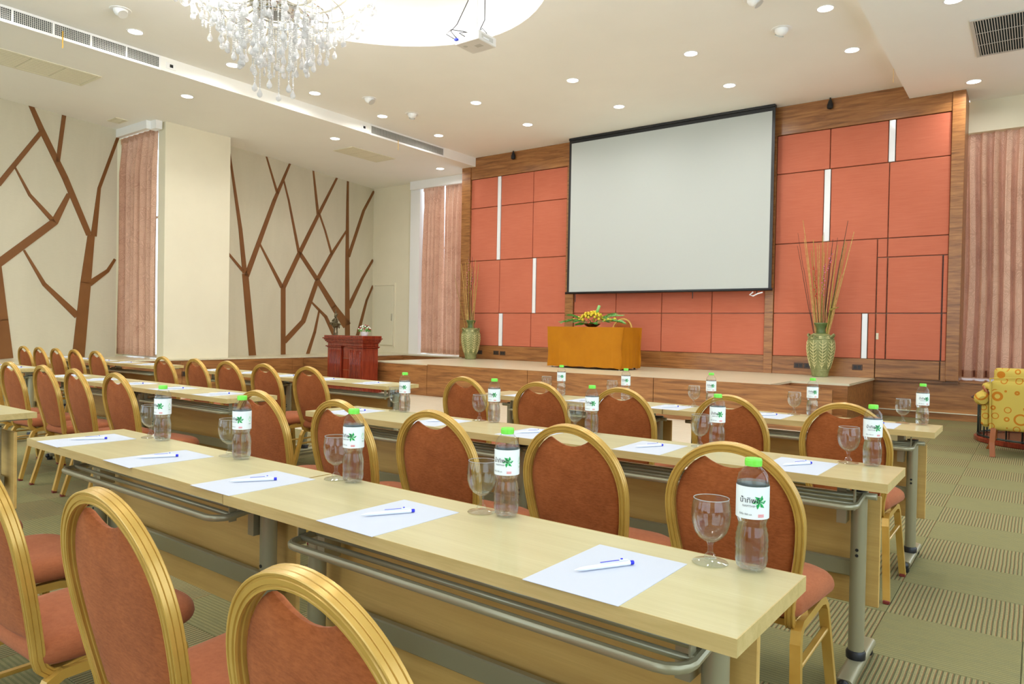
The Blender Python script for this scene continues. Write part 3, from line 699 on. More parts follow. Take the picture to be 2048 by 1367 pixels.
TBL = [  # key, right front corner, angle, label
 ('A1', (-.370, 1.115), -1.2, 'maple folding table nearest the camera, right half of the front row with two bottles'),
 ('A2', (-1.868, 1.150), -1.2, 'maple folding table in the front row, left half touching the nearest table'),
 ('B1', (-.382, 2.603), 0, 'maple folding table at the right end of the second row'),
 ('B2', (-1.878, 2.585), 0, 'maple folding table forming the left half of the second row, right block'),
 ('C1', (-.410, 4.200), 0, 'maple folding table at the right end of the third row, before the stage'),
 ('C2', (-1.906, 4.200), 0, 'maple folding table in the third row right block, its left half'),
 ('L0', (-4.285, 1.17), 0, 'maple folding table cut by the left edge of the photo, front row'),
 ('L1', (-4.255, 2.640), 0, 'maple folding table in the middle block second row, its right half'),
 ('L2', (-5.75, 2.640), 0, 'maple folding table in the middle block second row, its left half'),
 ('M1', (-4.33, 4.13), 0, 'maple folding table in front of the mahogany lectern'),
 ('M2', (-5.826, 4.13), 0, 'maple folding table left of the one before the lectern, third row'),
 ('N1', (-8.13, 4.10), 0, 'maple folding table in the far left block third row, right half below the pillar'),
 ('N2', (-9.63, 4.10), 0, 'maple folding table in the far left block third row, below the left curtain'),
 ('P1', (-8.27, 2.75), 0, 'maple folding table in the far left block second row at the left edge')]
T0 = None
for key, (x, y), ang, lab in TBL:
    a_ = math.radians(ang); loc = (x-TW*math.cos(a_), y-TW*math.sin(a_), 0)
    if T0 is None: T0 = make_table(lab, 'folding seminar tables'); T0.location = loc; T0.rotation_euler.z = a_; tables[key] = T0
    else: tables[key] = dup(T0, loc, a_, lab)

# ================================================================== CHAIRS
GP = [(-.0145, -.012), (-.0145, -.0155), (-.0125, -.0168), (-.0095, -.0165), (-.008, -.014), (-.0055, -.014), (-.004, -.017), (.004, -.017), (.0055, -.014), (.008, -.014), (.0095, -.0165), (.013, -.0165),
      (.014, -.012), (.0122, -.009), (.0122, -.005), (.014, -.003), (.014, .004), (.0122, .006), (.0122, .010), (.014, .011), (.013, .016), (-.0125, .016), (-.0145, .014), (-.0145, .0095), (-.0125, .008), (-.0145, .0065), (-.0145, -.0045), (-.0125, -.006), (-.0145, -.0075)]
def make_chair(label, group):
    t = thing('banquet_chair', label, 'chair', group=group)
    yb = lambda z: (.905-z)*.20
    def hw(z):   # half width of hoop centre line below the dome
        return .195-.0 if z >= .70 else .148+.047*math.sin(PI/2*max(0, (z-.40)/.30))**1.1
    zc, rz_ = .690, .212
    pts = []
    for z in (.455, .50, .55, .60, .65): pts.append((-hw(z), z))
    for i in range(0, 41):
        a_ = PI-PI*i/40; pts.append((.195*math.cos(a_), zc+rz_*abs(math.sin(a_))**.96))
    for z in (.65, .60, .55, .50, .455): pts.append((hw(z), z))
    hoop = [(x, yb(z), z) for x, z in pts]
    def jb(sx):
        w_ = hw(.455); y0 = yb(.455); return [(sx*(w_-.002), y0+.004, .425), (sx*(w_-.004), y0+.012, .40), (sx*(w_-.006), y0+.03, .382), (sx*(w_-.006), y0+.055, .378), (sx*(w_+.0), y0+.09, .388), (sx*(w_+.006), y0+.13, .398)]
    full = jb(-1)[::-1]+hoop+jb(1)
    L_ = len(full)
    def rf(i):
        a_ = Vector(full[max(0, i-1)]); b_ = Vector(full[min(L_-1, i+1)]); tg = (b_-a_).normalized()
        out = Vector((full[i][0], 0, full[i][2]-.66)); 
        if i < 7 or i > L_-8:
            sx = Vector((-1 if i < 10 else 1, 0, 0)); return tg.cross(Vector((1, 0, 0))) if i < 10 else tg.cross(Vector((-1, 0, 0)))
        return Vector((0, 1, .2)).normalized()
    obj('back_frame', MB().sweep(full, [(u*.9, v*.86) for u, v in GP], rf, True), 'gold', t)
    # padded back panel with a scooped hand hole at the top
    ins = .0165; out = []
    for z in (.468, .50, .55, .60, .65): out.append((-(hw(z)-ins), z))
    for i in range(0, 25):
        a_ = PI-PI*i/24; x = (.195-ins)*math.cos(a_); z = zc+(rz_-ins)*abs(math.sin(a_))**.96
        if abs(x) < .082:
            continue
        out.append((x, z))
    k0 = next(i for i, (x, z) in enumerate(out) if x > .05)
    ze = .862; dip = [(x, .868-.030*(1-(x/.082)**2)) for x in (-.078, -.06, -.04, -.02, 0, .02, .04, .06, .078)]
    out = out[:k0]+dip+out[k0:]
    for z in (.65, .60, .55, .50, .468): out.append((hw(z)-ins, z))
    out += [(.10, .458), (.05, .452), (0, .45), (-.05, .452), (-.10, .458)]
    nrm = Vector((0, 1, .2)).normalized()
    fn = lambda u, v, h: Vector((u, yb(v), v))+nrm*(h+.004)
    obj('back_pad', MB().cushion(out, (0, .67), fn, .014, .026), 'fab_back', t)
    # seat
    so = []
    W1, W2, Y0, Y1 = .185, .213, .085, .505
    for i in range(7): a_ = math.radians(180+90*i/6); so.append((-W1+.05+.05*math.cos(a_), Y0+.05+.05*math.sin(a_)))
    for i in range(7): a_ = math.radians(270+90*i/6); so.append((W1-.05+.05*math.cos(a_), Y0+.05+.05*math.sin(a_)))
    for i in range(9): a_ = math.radians(90*i/8); so.append((W2-.11+.11*math.cos(a_), Y1-.10+.10*math.sin(a_)))
    for i in range(9): a_ = math.radians(90+90*i/8); so.append((-W2+.11+.11*math.cos(a_), Y1-.10+.10*math.sin(a_)))
    fs_ = lambda u, v, h: (u, v, .425+h)
    obj('seat', MB().cushion(so, (0, .3), fs_, .03, .047, pw=9, rings=(.4, .7, .86, .93, .97, .99, 1.0)), 'fab_seat', t)
    # side frames: front and rear leg in one bent rail each side, stretchers
    PR = [(-.012, -.012), (-.012, -.015), (-.004, -.015), (-.003, -.013), (.003, -.013), (.004, -.015), (.012, -.015), (.012, .015), (-.012, .015)]
    for sx in (-1, 1):
        def Pt(y, z): return (sx*(.172+.03*(.4-z)/.4), y, z)
        rear = [Pt(.012, .012), Pt(.05, .15), Pt(.085, .29), Pt(.095, .335), Pt(.11, .365), Pt(.14, .380), Pt(.25, .381)]
        frnt = [Pt(.25, .381), Pt(.37, .382), Pt(.415, .372), Pt(.440, .345), Pt(.448, .30), Pt(.468, .15), Pt(.49, .012)]
        rr = lambda path: (lambda i: Vector((sx, 0, .07)).normalized())
        lr = obj('leg', MB().sweep(rear, PR, rr(rear), False), 'gold', t); obj('leg_tip', MB().box(rear[0][0]-.014, rear[0][0]+.014, -.002, .026, 0, .018, .003), 'darkred', lr)
        lf = obj('leg', MB().sweep(frnt, PR, rr(frnt), False), 'gold', t); obj('leg_tip', MB().box(frnt[-1][0]-.014, frnt[-1][0]+.014, .476, .504, 0, .018, .003), 'darkred', lf)
        obj('stretcher', MB().sweep([Pt(.083, .27), Pt(.452, .27)], rrect(.012, .022, .003, 1), (sx, 0, 0)), 'gold', t)
    obj('cross_rail', MB().box(-.17, .17, .14, .165, .366, .386), 'gold', t)
    obj('cross_rail', MB().box(-.17, .17, .38, .405, .366, .386), 'gold', t)
    return t
CR = [
 ('A', .615, [(600, 1135), (196, 975)], 'terracotta banquet chair in the bottom foreground, %s', ['gold hoop rising at the bottom centre', 'whole tall back seen at lower left'], 'chairs at the front table row'),
 ('B', 2.055, [1462, 1137, 868, 676, 508], None, None, 'chairs at the second table row, right block'),
 ('C', 3.655, [1688, 1455, 1240, 1076, 925], None, None, 'chairs at the third table row, right block'),
 ('D', 2.155, [226, 148, 80, 15], None, None, 'chairs at the second table row, middle block'),
 ('E', 3.60, [613, 527, 453, 386, 326], None, None, 'chairs at the third table row, middle block'),
 ('F', 3.70, [187, 146, 110, 77, 45], None, None, 'chairs at the far left table row')]
WHERE = {'B': 'rust banquet chair behind the front table, %s from the right of five', 'C': 'rust banquet chair at the third table row before the stage, %s from the right',
 'D': 'rust banquet chair left of the front table across the aisle, %s from the right', 'E': 'rust banquet chair at the table before the lectern, %s from the right',
 'F': 'small distant rust banquet chair at the far left tables, %s from the right'}
chair0 = None
def place_chair(x, y, rz, label, group):
    global chair0
    if chair0 is None: chair0 = make_chair(label, group); chair0.location = (x, y, 0); chair0.rotation_euler.z = rz; return chair0
    return dup(chair0, (x, y, 0), rz, label, group)
rn = random.Random(3)
for key, Y, tops, lab, subs, grp in CR:
    for i, q in enumerate(tops):
        if key == 'A': p = onz(q[0], q[1], .918); X_, Yc_ = p.x, p.y; l_ = lab % subs[i]
        else: X_ = ony(q, 760, Y).x; Yc_ = Y+rn.uniform(-.015, .015); l_ = WHERE[key] % ORD[i]
        place_chair(X_, Yc_, math.radians(rn.uniform(-2, 2)), l_, grp)
place_chair(-2.06, .60, math.radians(1), 'rust banquet chair at the left edge with its gold frame cut by the photo', 'chairs at the front table row')
place_chair(-2.72, .62, math.radians(-1), 'rust banquet chair whose seat shows at the left edge, one beyond the cut one', 'chairs at the front table row')
place_chair(-3.32, .61, math.radians(1), 'rust banquet chair at left edge showing only its farthest seat corner', 'chairs at the front table row')
place_chair(-7.02, 2.15, math.radians(1), 'rust banquet chair cut by the left edge in the middle block second row', 'chairs at the second table row, middle block')
sc_ = ony(1247, 633, 12.05); cs = dup(chair0, (sc_.x, 12.05, ZT), PI, 'banquet chair on the stage behind the mustard table', 'stage chair')


# ================================================================== BOTTLES, GOBLETS, PAPER, PENS
def txt(body, size):
    cu = bpy.data.curves.new('lettering', 'FONT'); cu.body = body; cu.size = size; cu.align_x = 'CENTER'; cu.resolution_u = 3
    o = bpy.data.objects.new('lettering', cu); C.objects.link(o)
    dg = bpy.context.evaluated_depsgraph_get(); me = bpy.data.meshes.new_from_object(o.evaluated_get(dg)); bpy.data.objects.remove(o)
    vs = [v.co.copy() for v in me.vertices]; fs = [tuple(f.vertices) for f in me.polygons]; bpy.data.meshes.remove(me); return vs, fs
BR = .0322
def wrap(mb, vs, fs, ang, z, r=BR+.0012):
    mb.add([(r*math.cos(ang+v[0]/r), r*math.sin(ang+v[0]/r), z+v[1]) for v in vs], fs)
def petal(cx, cy, a0, l, w_):
    u = Vector((math.cos(a0), math.sin(a0))); n_ = Vector((-u.y, u.x)); c_ = Vector((cx, cy))
    return [c_, c_+u*l*.55-n_*w_, c_+u*l, c_+u*l*.5+n_*w_*.35]
def make_bottle(label, group):
    t = thing('water_bottle', label, 'bottle', group=group)
    prof = [(.012, .006), (.022, .003), (.0265, .002), (.030, .008), (.0322, .020), (.0325, .03), (.0312, .036), (.0328, .040), (.0318, .045), (.0332, .050), (.0322, .056), (.0334, .062), (.0318, .068), (.0325, .074), (.0298, .081), (.0302, .085), (.0276, .091), (.0282, .098), (.0300, .104), (.0322, .110), (.0322, .178), (.0318, .184), (.029, .196), (.0225, .206), (.0160, .2125), (.0150, .217)]
    n = 30; vs = []
    for r, z in prof:
        for k in range(n):
            q = 1-.13*max(0, 1-z/.02)*(.5+.5*math.cos(5*2*PI*k/n)) if z < .02 else 1
            zz = z+(.0035*max(0, 1-z/.02)*(.5+.5*math.cos(5*2*PI*k/n)) if z < .02 else .0015*math.sin(3*2*PI*k/n)*(1 if .03 < z < .1 else 0))
            vs.append((r*q*math.cos(2*PI*k/n), r*q*math.sin(2*PI*k/n), zz))
    mb = MB(); L = len(prof); mb.add(vs, [(i*n+k, i*n+(k+1) % n, (i+1)*n+(k+1) % n, (i+1)*n+k) for i in range(L-1) for k in range(n)]+[tuple(range(n))[::-1]], True)
    obj('bottle_body', mb, 'pet', t)
    wv = MB(); wp = [(r-.0009, max(z, .0055)+.0008) for r, z in prof if z <= .179]+[(.0312, .1815)]
    wv.lathe(wp, 30); obj('water', wv, 'water', t)
    cp = MB(); nn = 40; pr = [(.0155, .2135), (.0168, .214), (.0168, .2265), (.0158, .229), (.001, .2292)]
    cp.lathe(pr, nn, cap=False); obj('cap', cp, 'green_cap', t)
    obj('cap_ribs', MB().lathe([(.0168, .2165), (.0172, .217), (.0172, .2255), (.0168, .226)], 48, cap=False), 'green_cap', t)
    lb = obj('label', MB().lathe([(BR+.0006, .1105), (BR+.0006, .1755)], 40, cap=False), 'label', t)
    fa = math.radians(-49); fz_ = .1455
    fl_ = MB(); fd = MB()
    for i in range(6):
        a_ = math.radians(60*i+12)
        p4 = petal(0, 0, a_, .0150, .0052)
        for mbx, tri in ((fl_, [p4[0], p4[1], p4[2]]), (fd, [p4[0], p4[2], p4[3]])):
            wrap(mbx, [(q.x, q.y) for q in tri], [(0, 1, 2)], fa, fz_)
    obj('leaf_emblem', fl_, 'leaf_dark', lb); obj('leaf_emblem', fd, 'leaf_green', lb)
    tm = MB(); vs_, fs_ = txt('น้ำทิพย์', .0150); wrap(tm, vs_, fs_, fa-.60, fz_-.002, BR+.0017)
    obj('lettering', tm, 'ink', lb)
    tm = MB(); vs_, fs_ = txt('NAMTHIP', .0062); wrap(tm, vs_, fs_, fa-.66, fz_-.0105, BR+.0016); obj('lettering', tm, 'ink_grey', lb)
    tm = MB(); vs_, fs_ = txt('น้ำดื่ม 550 มล.', .0050); wrap(tm, vs_, fs_, fa-.85, fz_-.027, BR+.0016); obj('lettering', tm, 'ink', lb)
    rd = MB()
    for i in range(3): rd.add([((BR+.0015)*math.cos(fa+q), (BR+.0015)*math.sin(fa+q), fz_-.0255-.0022*i+dz) for q in (-.1, .05, .2, .28) for dz in (0, .0011)], [(0, 2, 3, 1), (2, 4, 5, 3), (4, 6, 7, 5)])
    obj('small_print', rd, 'ink_red', lb)
    # water-drop recycling mark
    dm = MB(); da = math.radians(17); pts = []
    for i in range(25):
        a_ = math.radians(90+360*i/24); rr = .0062; x, y = rr*math.cos(a_), rr*math.sin(a_)
        if y > 0: x *= (1-y/rr)**.8*1.0+0; y *= 2.1
        pts.append((x, y-.001))
    for i in range(24):
        if i in (7, 8, 15, 16, 17): continue
        (xa, ya), (xb, yb_) = pts[i], pts[i+1]; s1 = .82; wrap(dm, [(xa, ya), (xb, yb_), (xb*s1, yb_*s1), (xa*s1, ya*s1)], [(0, 1, 2, 3)], da, fz_)
    obj('drop_emblem', dm, 'leaf_green', lb)
    tm = MB(); vs_, fs_ = txt('ใสใส', .006); wrap(tm, vs_, fs_, da, fz_-.017, BR+.0015); obj('lettering', tm, 'leaf_dark', lb)
    return t
def make_goblet(label, group):
    t = thing('water_goblet', label, 'glass', group=group)
    o_ = [(.0365, .1365), (.0398, .118), (.0408, .102), (.0392, .085), (.034, .068), (.025, .055), (.0135, .0465)]
    b = MB(); ins = [(r-.0013, z) for r, z in o_[:-1]]+[(.0115, .0500), (.0005, .0488)]
    b.lathe([(.0005, .0455)]+[(.0125, .0465)]+o_[::-1][1:]+[(.0359, .1372)]+ins[0:], 32, cap=False)
    obj('bowl', b, 'glass', t)
    obj('rim', MB().tube([(.0362*math.cos(2*PI*q/40), .0362*math.sin(2*PI*q/40), .1370) for q in range(41)], .0009, 5, cap=False), 'rimglass', t)  # paler ring paints the highlight along the rim edge
    obj('stem', MB().lathe([(.0005, .0453), (.009, .0453), (.0062, .040), (.0055, .030), (.0065, .022), (.011, .0185), (.0115, .015), (.0135, .012), (.011, .0095), (.0005, .0095)], 24, cap=False), 'glass', t)
    obj('foot', MB().lathe([(.0005, .0093), (.012, .0085), (.030, .0044), (.0365, .0030), (.0375, .0016), (.0365, .0004), (.0005, .0004)], 32, cap=False), 'glass', t)
    return t
def make_pen(label, group):
    t = thing('ballpoint_pen', label, 'pen', group=group)
    obj('barrel', MB().lathe([(.0008, 0), (.0012, .004), (.0038, .014), (.0047, .03), (.0050, .128), (.0048, .130)], 14, (0, 0, .005), ax='x'), 'pen', t)
    obj('push_button', MB().lathe([(.0043, .130), (.0045, .1305), (.0045, .138), (.0040, .139)], 14, (0, 0, .005), ax='x'), 'blue', t)
    c = obj('clip', MB().box(.062, .126, -.0016, .0016, .0118, .0128).box(.108, .112, -.0012, .0012, .0128, .0145), 'pen', t)
    obj('clip_edge', MB().box(.060, .104, -.0017, .0017, .0130, .0136).box(.1085, .1125, -.0015, .0015, .0145, .0165), 'blue', c)
    return t
def make_sheet(label, group):
    o = obj('paper_sheet', MB().box(-.105, .105, -.1485, .1485, 0, .0009), 'paper'); return tag(o, label, 'paper', group)
goblet0 = bottle0 = pen0 = sheet0 = None
ROWN = {'A': 'front row', 'B': 'second row right block', 'C': 'third row right block', 'L': 'second row middle block', 'M': 'third row middle block', 'N': 'far left third row', 'P': 'far left second row', 'Z': 'left-edge front table'}
def seat_set(row, i, x, y, bottle, ang=0):
    """x,y: paper centre on the table top"""
    global goblet0, bottle0, pen0, sheet0
    o_ = ORD[i]; rn_ = ROWN[row]; z = TZ+.0002
    def put(base, mk, loc, rz, lab, grp):
        if base is None: base = mk(lab, grp); base.location = loc; base.rotation_euler.z = rz; return base
        dup(base, loc, rz, lab, grp); return base
    da = rn.uniform(-.02, .02)+ang
    sheet0 = put(sheet0, make_sheet, (x, y, z-.0012), da, 'white A4 sheet on the %s tables, %s from the right' % (rn_, o_), 'paper sheets on the tables')
    th = math.radians(57.5+rn.uniform(-2.5, 2.5))
    pen0 = put(pen0, make_pen, (x-.042-rn.uniform(0, .008), y-.056+rn.uniform(-.006, .006), z), th, 'white pen with blue button on the %s from right %s sheet' % (o_, rn_), 'pens on the paper sheets')
    if bottle:
        bx, by, gx, gy = bottle
        bottle0 = put(bottle0, make_bottle, (bx, by, z-.001), rn.uniform(-.06, .06), 'green-capped water bottle on the %s tables, %s from the right' % (rn_, o_), 'green-capped water bottles')
        goblet0 = put(goblet0, make_goblet, (gx, gy, z-.001), 0, 'empty stemmed goblet on the %s tables, %s from the right' % (rn_, o_), 'stemmed goblets beside the bottles')
PA = [(1502, 1137, 1420, 1124), (1012, 1030, 963, 1023), (706, 963, 672, 957), (483, 917, 459, 911), (325, 880, 301, 874)]
PB = [(1747, 928, 1706, 924), (1439, 893, 1405, 893), (1197, 863, 1168, 860), (998, 842, 974, 839), (836, 820, 814, 819)]
PC = [(1848, 846, 1815, 843), (1630, 829, 1600, 826), (1429, 813, 1402, 810), (1263, 799, 1240, 797), (1125, 790, 1106, 787)]
for row, PP, off in (('A', PA, (-.222, -.185)), ('B', PB, (-.215, -.16)), ('C', PC, (-.2, -.19))):
    for i, (bx, by, gx, gy) in enumerate(PP):
        b = onz(bx, by, TZ); g = onz(gx, gy, TZ)
        if row == 'C': b.y = g.y = min(b.y, 4.53)
        if row != 'A': g.x -= .012
        if row == 'B': b.y = min(b.y, 2.945); g.y = min(g.y, 2.945)
        px_ = b.x+off[0]
        py_ = b.y+off[1] if row != 'A' else 1.267+.021*(-.68-px_)
        if row == 'B': py_ = 2.755
        if row == 'C': py_ = 4.352
        seat_set(row, i, px_, py_, (b.x, b.y, g.x, g.y), math.radians(-1.2) if row == 'A' else 0)
for i in range(5): seat_set('L', i, -4.60-.605*i, 2.795, None)
for i in range(5): seat_set('M', i, -4.68-.605*i, 4.29, None)
for i in range(5): seat_set('N', i, -8.50-.59*i, 4.26, None)
for i in range(2): seat_set('P', i, -8.62-.605*i, 2.91, None)
seat_set('Z', 0, -4.66, 1.33, None)

# ================================================================== LECTERN
lx, ly = -10.60, 9.02
t = thing('lectern', 'mahogany lectern with fluted columns on the floor before the stage', 'lectern', (lx, ly, .006))
LWd, LDp = .50, .40
obj('plinth', MB().box(-LWd-.06, LWd+.06, -.04, LDp+.04, 0, .10, .006), 'mahogany', t)
for i, (e, z0, z1) in enumerate(((.045, .10, .125), (.03, .125, .15), (.015, .15, .175), (.005, .175, .20))):
    mbx = MB(); mbx.box(-LWd-e, -.11+e, -.02-e*.4, LDp+e*.4, z0, z1, .005); mbx.box(.11-e, LWd+e, -.02-e*.4, LDp+e*.4, z0, z1, .005); obj('base_moulding', mbx, 'mahogany', t)
obj('body', MB().box(-LWd+.02, LWd-.02, .06, LDp, .10, .93), 'mahogany', t)
for sx in (-1, 1):
    c_ = obj('column', MB().box(*sorted((sx*.11, sx*LWd)), 0, LDp-.01, .2, .84, .006), 'mahogany', t)
    for k in range(8):
        x = sx*(.15+.04*k); obj('flute', MB().tube([(x, -.001, .24), (x, -.001, .80)], .013, 6), 'mahogany', c_)
    cpm = MB()
    for e, z0, z1 in ((.012, .84, .855), (.03, .855, .875)): cpm.box(*sorted((sx*(.11-e), sx*(LWd+e))), -e, LDp+e*.3, z0, z1, .004)
    obj('capital', cpm, 'mahogany', t)
obj('centre_panel', MB().box(-.085, .085, .035, .06, .2, .9, .01), 'mahogany', t)
for z in (.42, .64): obj('centre_groove', MB().box(-.085, .085, .031, .036, z, z+.006), 'chrome', t)
cr_ = MB()
for e, z0, z1 in ((.0, .875, .93), (.02, .93, .955), (.04, .955, .985), (.055, .985, 1.01), (.075, 1.01, 1.03)): cr_.box(-LWd-e, LWd+e, -e, LDp+e*.5, z0, z1, .006)
obj('cornice', cr_, 'mahogany', t)
obj('top_slab', MB().box(-LWd-.05, LWd+.05, -.05, LDp+.03, 1.03, 1.075, .005), 'mahogany', t)
# bronze figurine
q = ony(671, 672, 9.2); fx, fy, fz0 = q.x, 9.2, 1.082
t = thing('bronze_figurine', 'aged bronze seated musician figurine standing on the lectern', 'figurine', (fx, fy, fz0))
mb = MB()
mb.lathe([(.045, 0), (.045, .01), (.03, .014)], 14)
for sx in (-1, 1): mb.tube([(sx*.035, 0, .005), (sx*.045, 0, .06), (sx*.035, 0, .12), (sx*.045, 0, .16)], [.022, .014, .016, .024], 8)
obj('legs', mb, 'bronze', t)
obj('seat_animal', MB().sphere((0, 0, .19), .075, 14, 10, (1.25, .8, .62)).tube([(-.07, 0, .20), (-.12, 0, .215), (-.155, 0, .205)], [.03, .02, .004], 8).tube([(.07, 0, .20), (.12, 0, .215), (.16, 0, .2)], [.03, .02, .004], 8).tube([(.09, 0, .19), (.12, -.01, .15), (.11, 0, .13)], [.02, .014, .004], 7), 'bronze', t)
bd = MB().tube([(0, 0, .20), (0, 0, .25), (0, 0, .31), (0, 0, .335)], [.06, .045, .052, .02], 12)
for sx in (-1, 1):
    bd.tube([(sx*.045, 0, .315), (sx*.08, -.02, .27), (sx*.03, -.06, .265)], [.018, .015, .011], 8)
    bd.tube([(sx*.03, 0, .22), (sx*.10, -.05, .225), (sx*.01, -.07, .215)], [.03, .024, .014], 8)
obj('torso', bd, 'bronze', t)
obj('head', MB().sphere((0, -.005, .365), .028, 12, 8, (.9, .95, 1.15)).lathe([(.034, .385), (.03, .40), (.026, .405), (.022, .43), (.014, .438), (.012, .465), (.006, .47), (.004, .505), (.001, .512)], 10), 'bronze', t)
obj('lute', MB().tube([(.045, -.06, .25), (.075, -.05, .33), (.10, -.05, .40)], [.024, .010, .006], 8).sphere((.045, -.065, .25), .032, 10, 6, (.8, .5, 1)).tube([(.08, -.05, .385), (.11, -.05, .40), (.12, -.05, .43)], [.008, .012, .004], 6), 'bronze', t)
# posy on the lectern
q = ony(729, 668, 9.2)
t = thing('flower_pot', 'small white pot of red and white flowers on the lectern', 'flowers', (q.x, 9.2, 1.082))
obj('pot', MB().lathe([(.055, 0), (.07, .03), (.075, .07), (.068, .075)], 16), 'white', t)
fr_, fw, fg = [], [], MB()
rp = random.Random(5)
for k in range(46):
    a_ = rp.uniform(0, 2*PI); ph = rp.uniform(.1, 1.45); R_q = .115
    c_ = (R_q*math.sin(ph)*math.cos(a_), R_q*math.sin(ph)*math.sin(a_), .085+R_q*1.0*math.cos(ph)); n_ = Vector(c_)-Vector((0, 0, .07)); n_.normalize()
    u = n_.orthogonal().normalized(); v = n_.cross(u)
    for j in range(3):
        d = (u*math.cos(2.1*j+a_)+v*math.sin(2.1*j+a_)+n_*.25).normalized(); s_ = d.cross(n_).normalized()*.011; p = Vector(c_)*.93
        fg.add([p, p+d*.018+s_, p+d*.04, p+d*.018-s_], [(0, 1, 2, 3)])
lf_ = obj('foliage', fg, 'leaf', t); lf_['kind'] = 'stuff'
for k in range(26):
    a_ = k*2.4; ph = math.sqrt((k+.5)/26)*1.35; R_q = .115
    c_ = (R_q*math.sin(ph)*math.cos(a_), R_q*math.sin(ph)*math.sin(a_), .09+R_q*.95*math.cos(ph))
    red = k % 3 == 0
    mbx = MB().sphere(c_, .018 if red else .016, 7, 5, (1, 1, .8)); obj('blossom', mbx, 'petal_red' if red else 'petal_white', t)

# ================================================================== STAGE TABLE WITH MUSTARD CLOTH
a_ = onz(1096, 734, ZT); tx0, tx1, ty0, ty1 = -7.17, -5.63, 10.80, 11.50; zt = ZT+.735
t = thing('stage_table', 'folding table on the stage hidden under the mustard cloth', 'table')
obj('tabletop', MB().box(tx0+.01, tx1-.01, ty0+.01, ty1-.01, zt-.03, zt-.004), 'maple', t)
for x in (tx0+.09, tx1-.09):
    for y in (ty0+.05, ty1-.08): obj('leg', MB().lathe([(.016, .0), (.016, .7)], 10, (x, y, ZT)), 'chrome', t)
cl = MB(); rnd = random.Random(11)
per = []; nX, nY = 44, 20
for i in range(nX): per.append((tx0+(tx1-tx0)*i/nX, ty0, 0, -1))
for i in range(nY): per.append((tx1, ty0+(ty1-ty0)*i/nY, 1, 0))
for i in range(nX): per.append((tx1-(tx1-tx0)*i/nX, ty1, 0, 1))
for i in range(nY): per.append((tx0, ty1-(ty1-ty0)*i/nY, -1, 0))
n = len(per); rows = 14; vs = []
for j in range(rows+1):
    v = j/rows; z = zt-.0-v*(.735-.035)
    for k, (x, y, nx, ny) in enumerate(per):
        cor = min(min(abs(x-tx0), abs(x-tx1))+ (0 if ny else 0), 1)
        d = min(math.hypot(x-cx, y-cy) for cx in (tx0, tx1) for cy in (ty0, ty1))
        fold = .006*math.sin(k*1.9)*v+.02*v*math.exp(-(d/.10)**2)*math.sin(9*v+x)-.045*v**.5*math.exp(-(d/.22)**2)
        zz = z-(.015*math.exp(-(d/.2)**2)*v)+.006*math.sin(k*.7)*v
        o2 = .004+.004*v+fold
        vs.append((x+nx*o2, y+ny*o2, zz))
cl.add(vs, [(j*n+k, j*n+(k+1) % n, (j+1)*n+(k+1) % n, (j+1)*n+k) for j in range(rows) for k in range(n)], True)
cl.add([(tx0-.004, ty0-.004, zt), (tx1+.004, ty0-.004, zt), (tx1+.004, ty1+.004, zt), (tx0-.004, ty1+.004, zt)], [(0, 1, 2, 3)])
tag(obj('tablecloth', cl, 'mustard'), 'mustard yellow fitted cloth draped over the stage table', 'tablecloth')
# flower arrangement on the stage table
fc = ony(1181, 652, 11.0)
t = thing('flower_arrangement', 'low arrangement of yellow flowers and palm fronds on the mustard cloth', 'flowers', (fc.x, 11.05, zt+.001))
obj('bowl', MB().lathe([(.07, 0), (.11, .02), (.15, .055), (.155, .06), (.14, .062)], 20), 'bowl', t)
rp = random.Random(9)
for k in range(44):
    a_ = k*2.4; rr = math.sqrt((k+.5)/44)*.20
    c_ = (rr*math.cos(a_)*1.2, rr*math.sin(a_)*.7, .07+.20*math.sqrt(max(0, 1-(rr/.203)**2))+rp.uniform(-.01, .01))
    mbx = MB()
    for j in range(7):
        b_ = 2*PI*j/7+k; d = Vector((math.cos(b_), math.sin(b_), .35)); s_ = Vector((-math.sin(b_), math.cos(b_), 0))*.011; p = Vector(c_)
        mbx.add([p, p+d*.024+s_*1.6, p+d*.042, p+d*.024-s_*1.6], [(0, 1, 2, 3)])
    mbx.sphere(c_, .024, 8, 6); obj('blossom', mbx, 'yellow', t)
fo = MB()
for k in range(90):
    a_ = rp.uniform(0, 2*PI); ph = rp.uniform(.1, 1.5); c_ = Vector((.2*math.sin(ph)*math.cos(a_), .13*math.sin(ph)*math.sin(a_), .06+.15*math.cos(ph))); d = Vector((math.cos(a_), math.sin(a_), rp.uniform(-.2, .5))); w2 = Vector((-d.y, d.x, 0))*.014
    fo.add([c_, c_+d*.03+w2, c_+d*.06, c_+d*.03-w2], [(0, 1, 2, 3)])
obj('foliage', fo, 'leaf', t)['kind'] = 'stuff'
for (x, z) in ((-.36, .13), (-.29, .17), (-.33, .10), (.27, .12), (.33, .14), (.38, .13), (-.25, .12), (.45, .15)):
    obj('side_blossom', MB().sphere((x, rp.uniform(-.05, .05), z), .026, 7, 5, (1, 1, .8)), 'yellow', t)
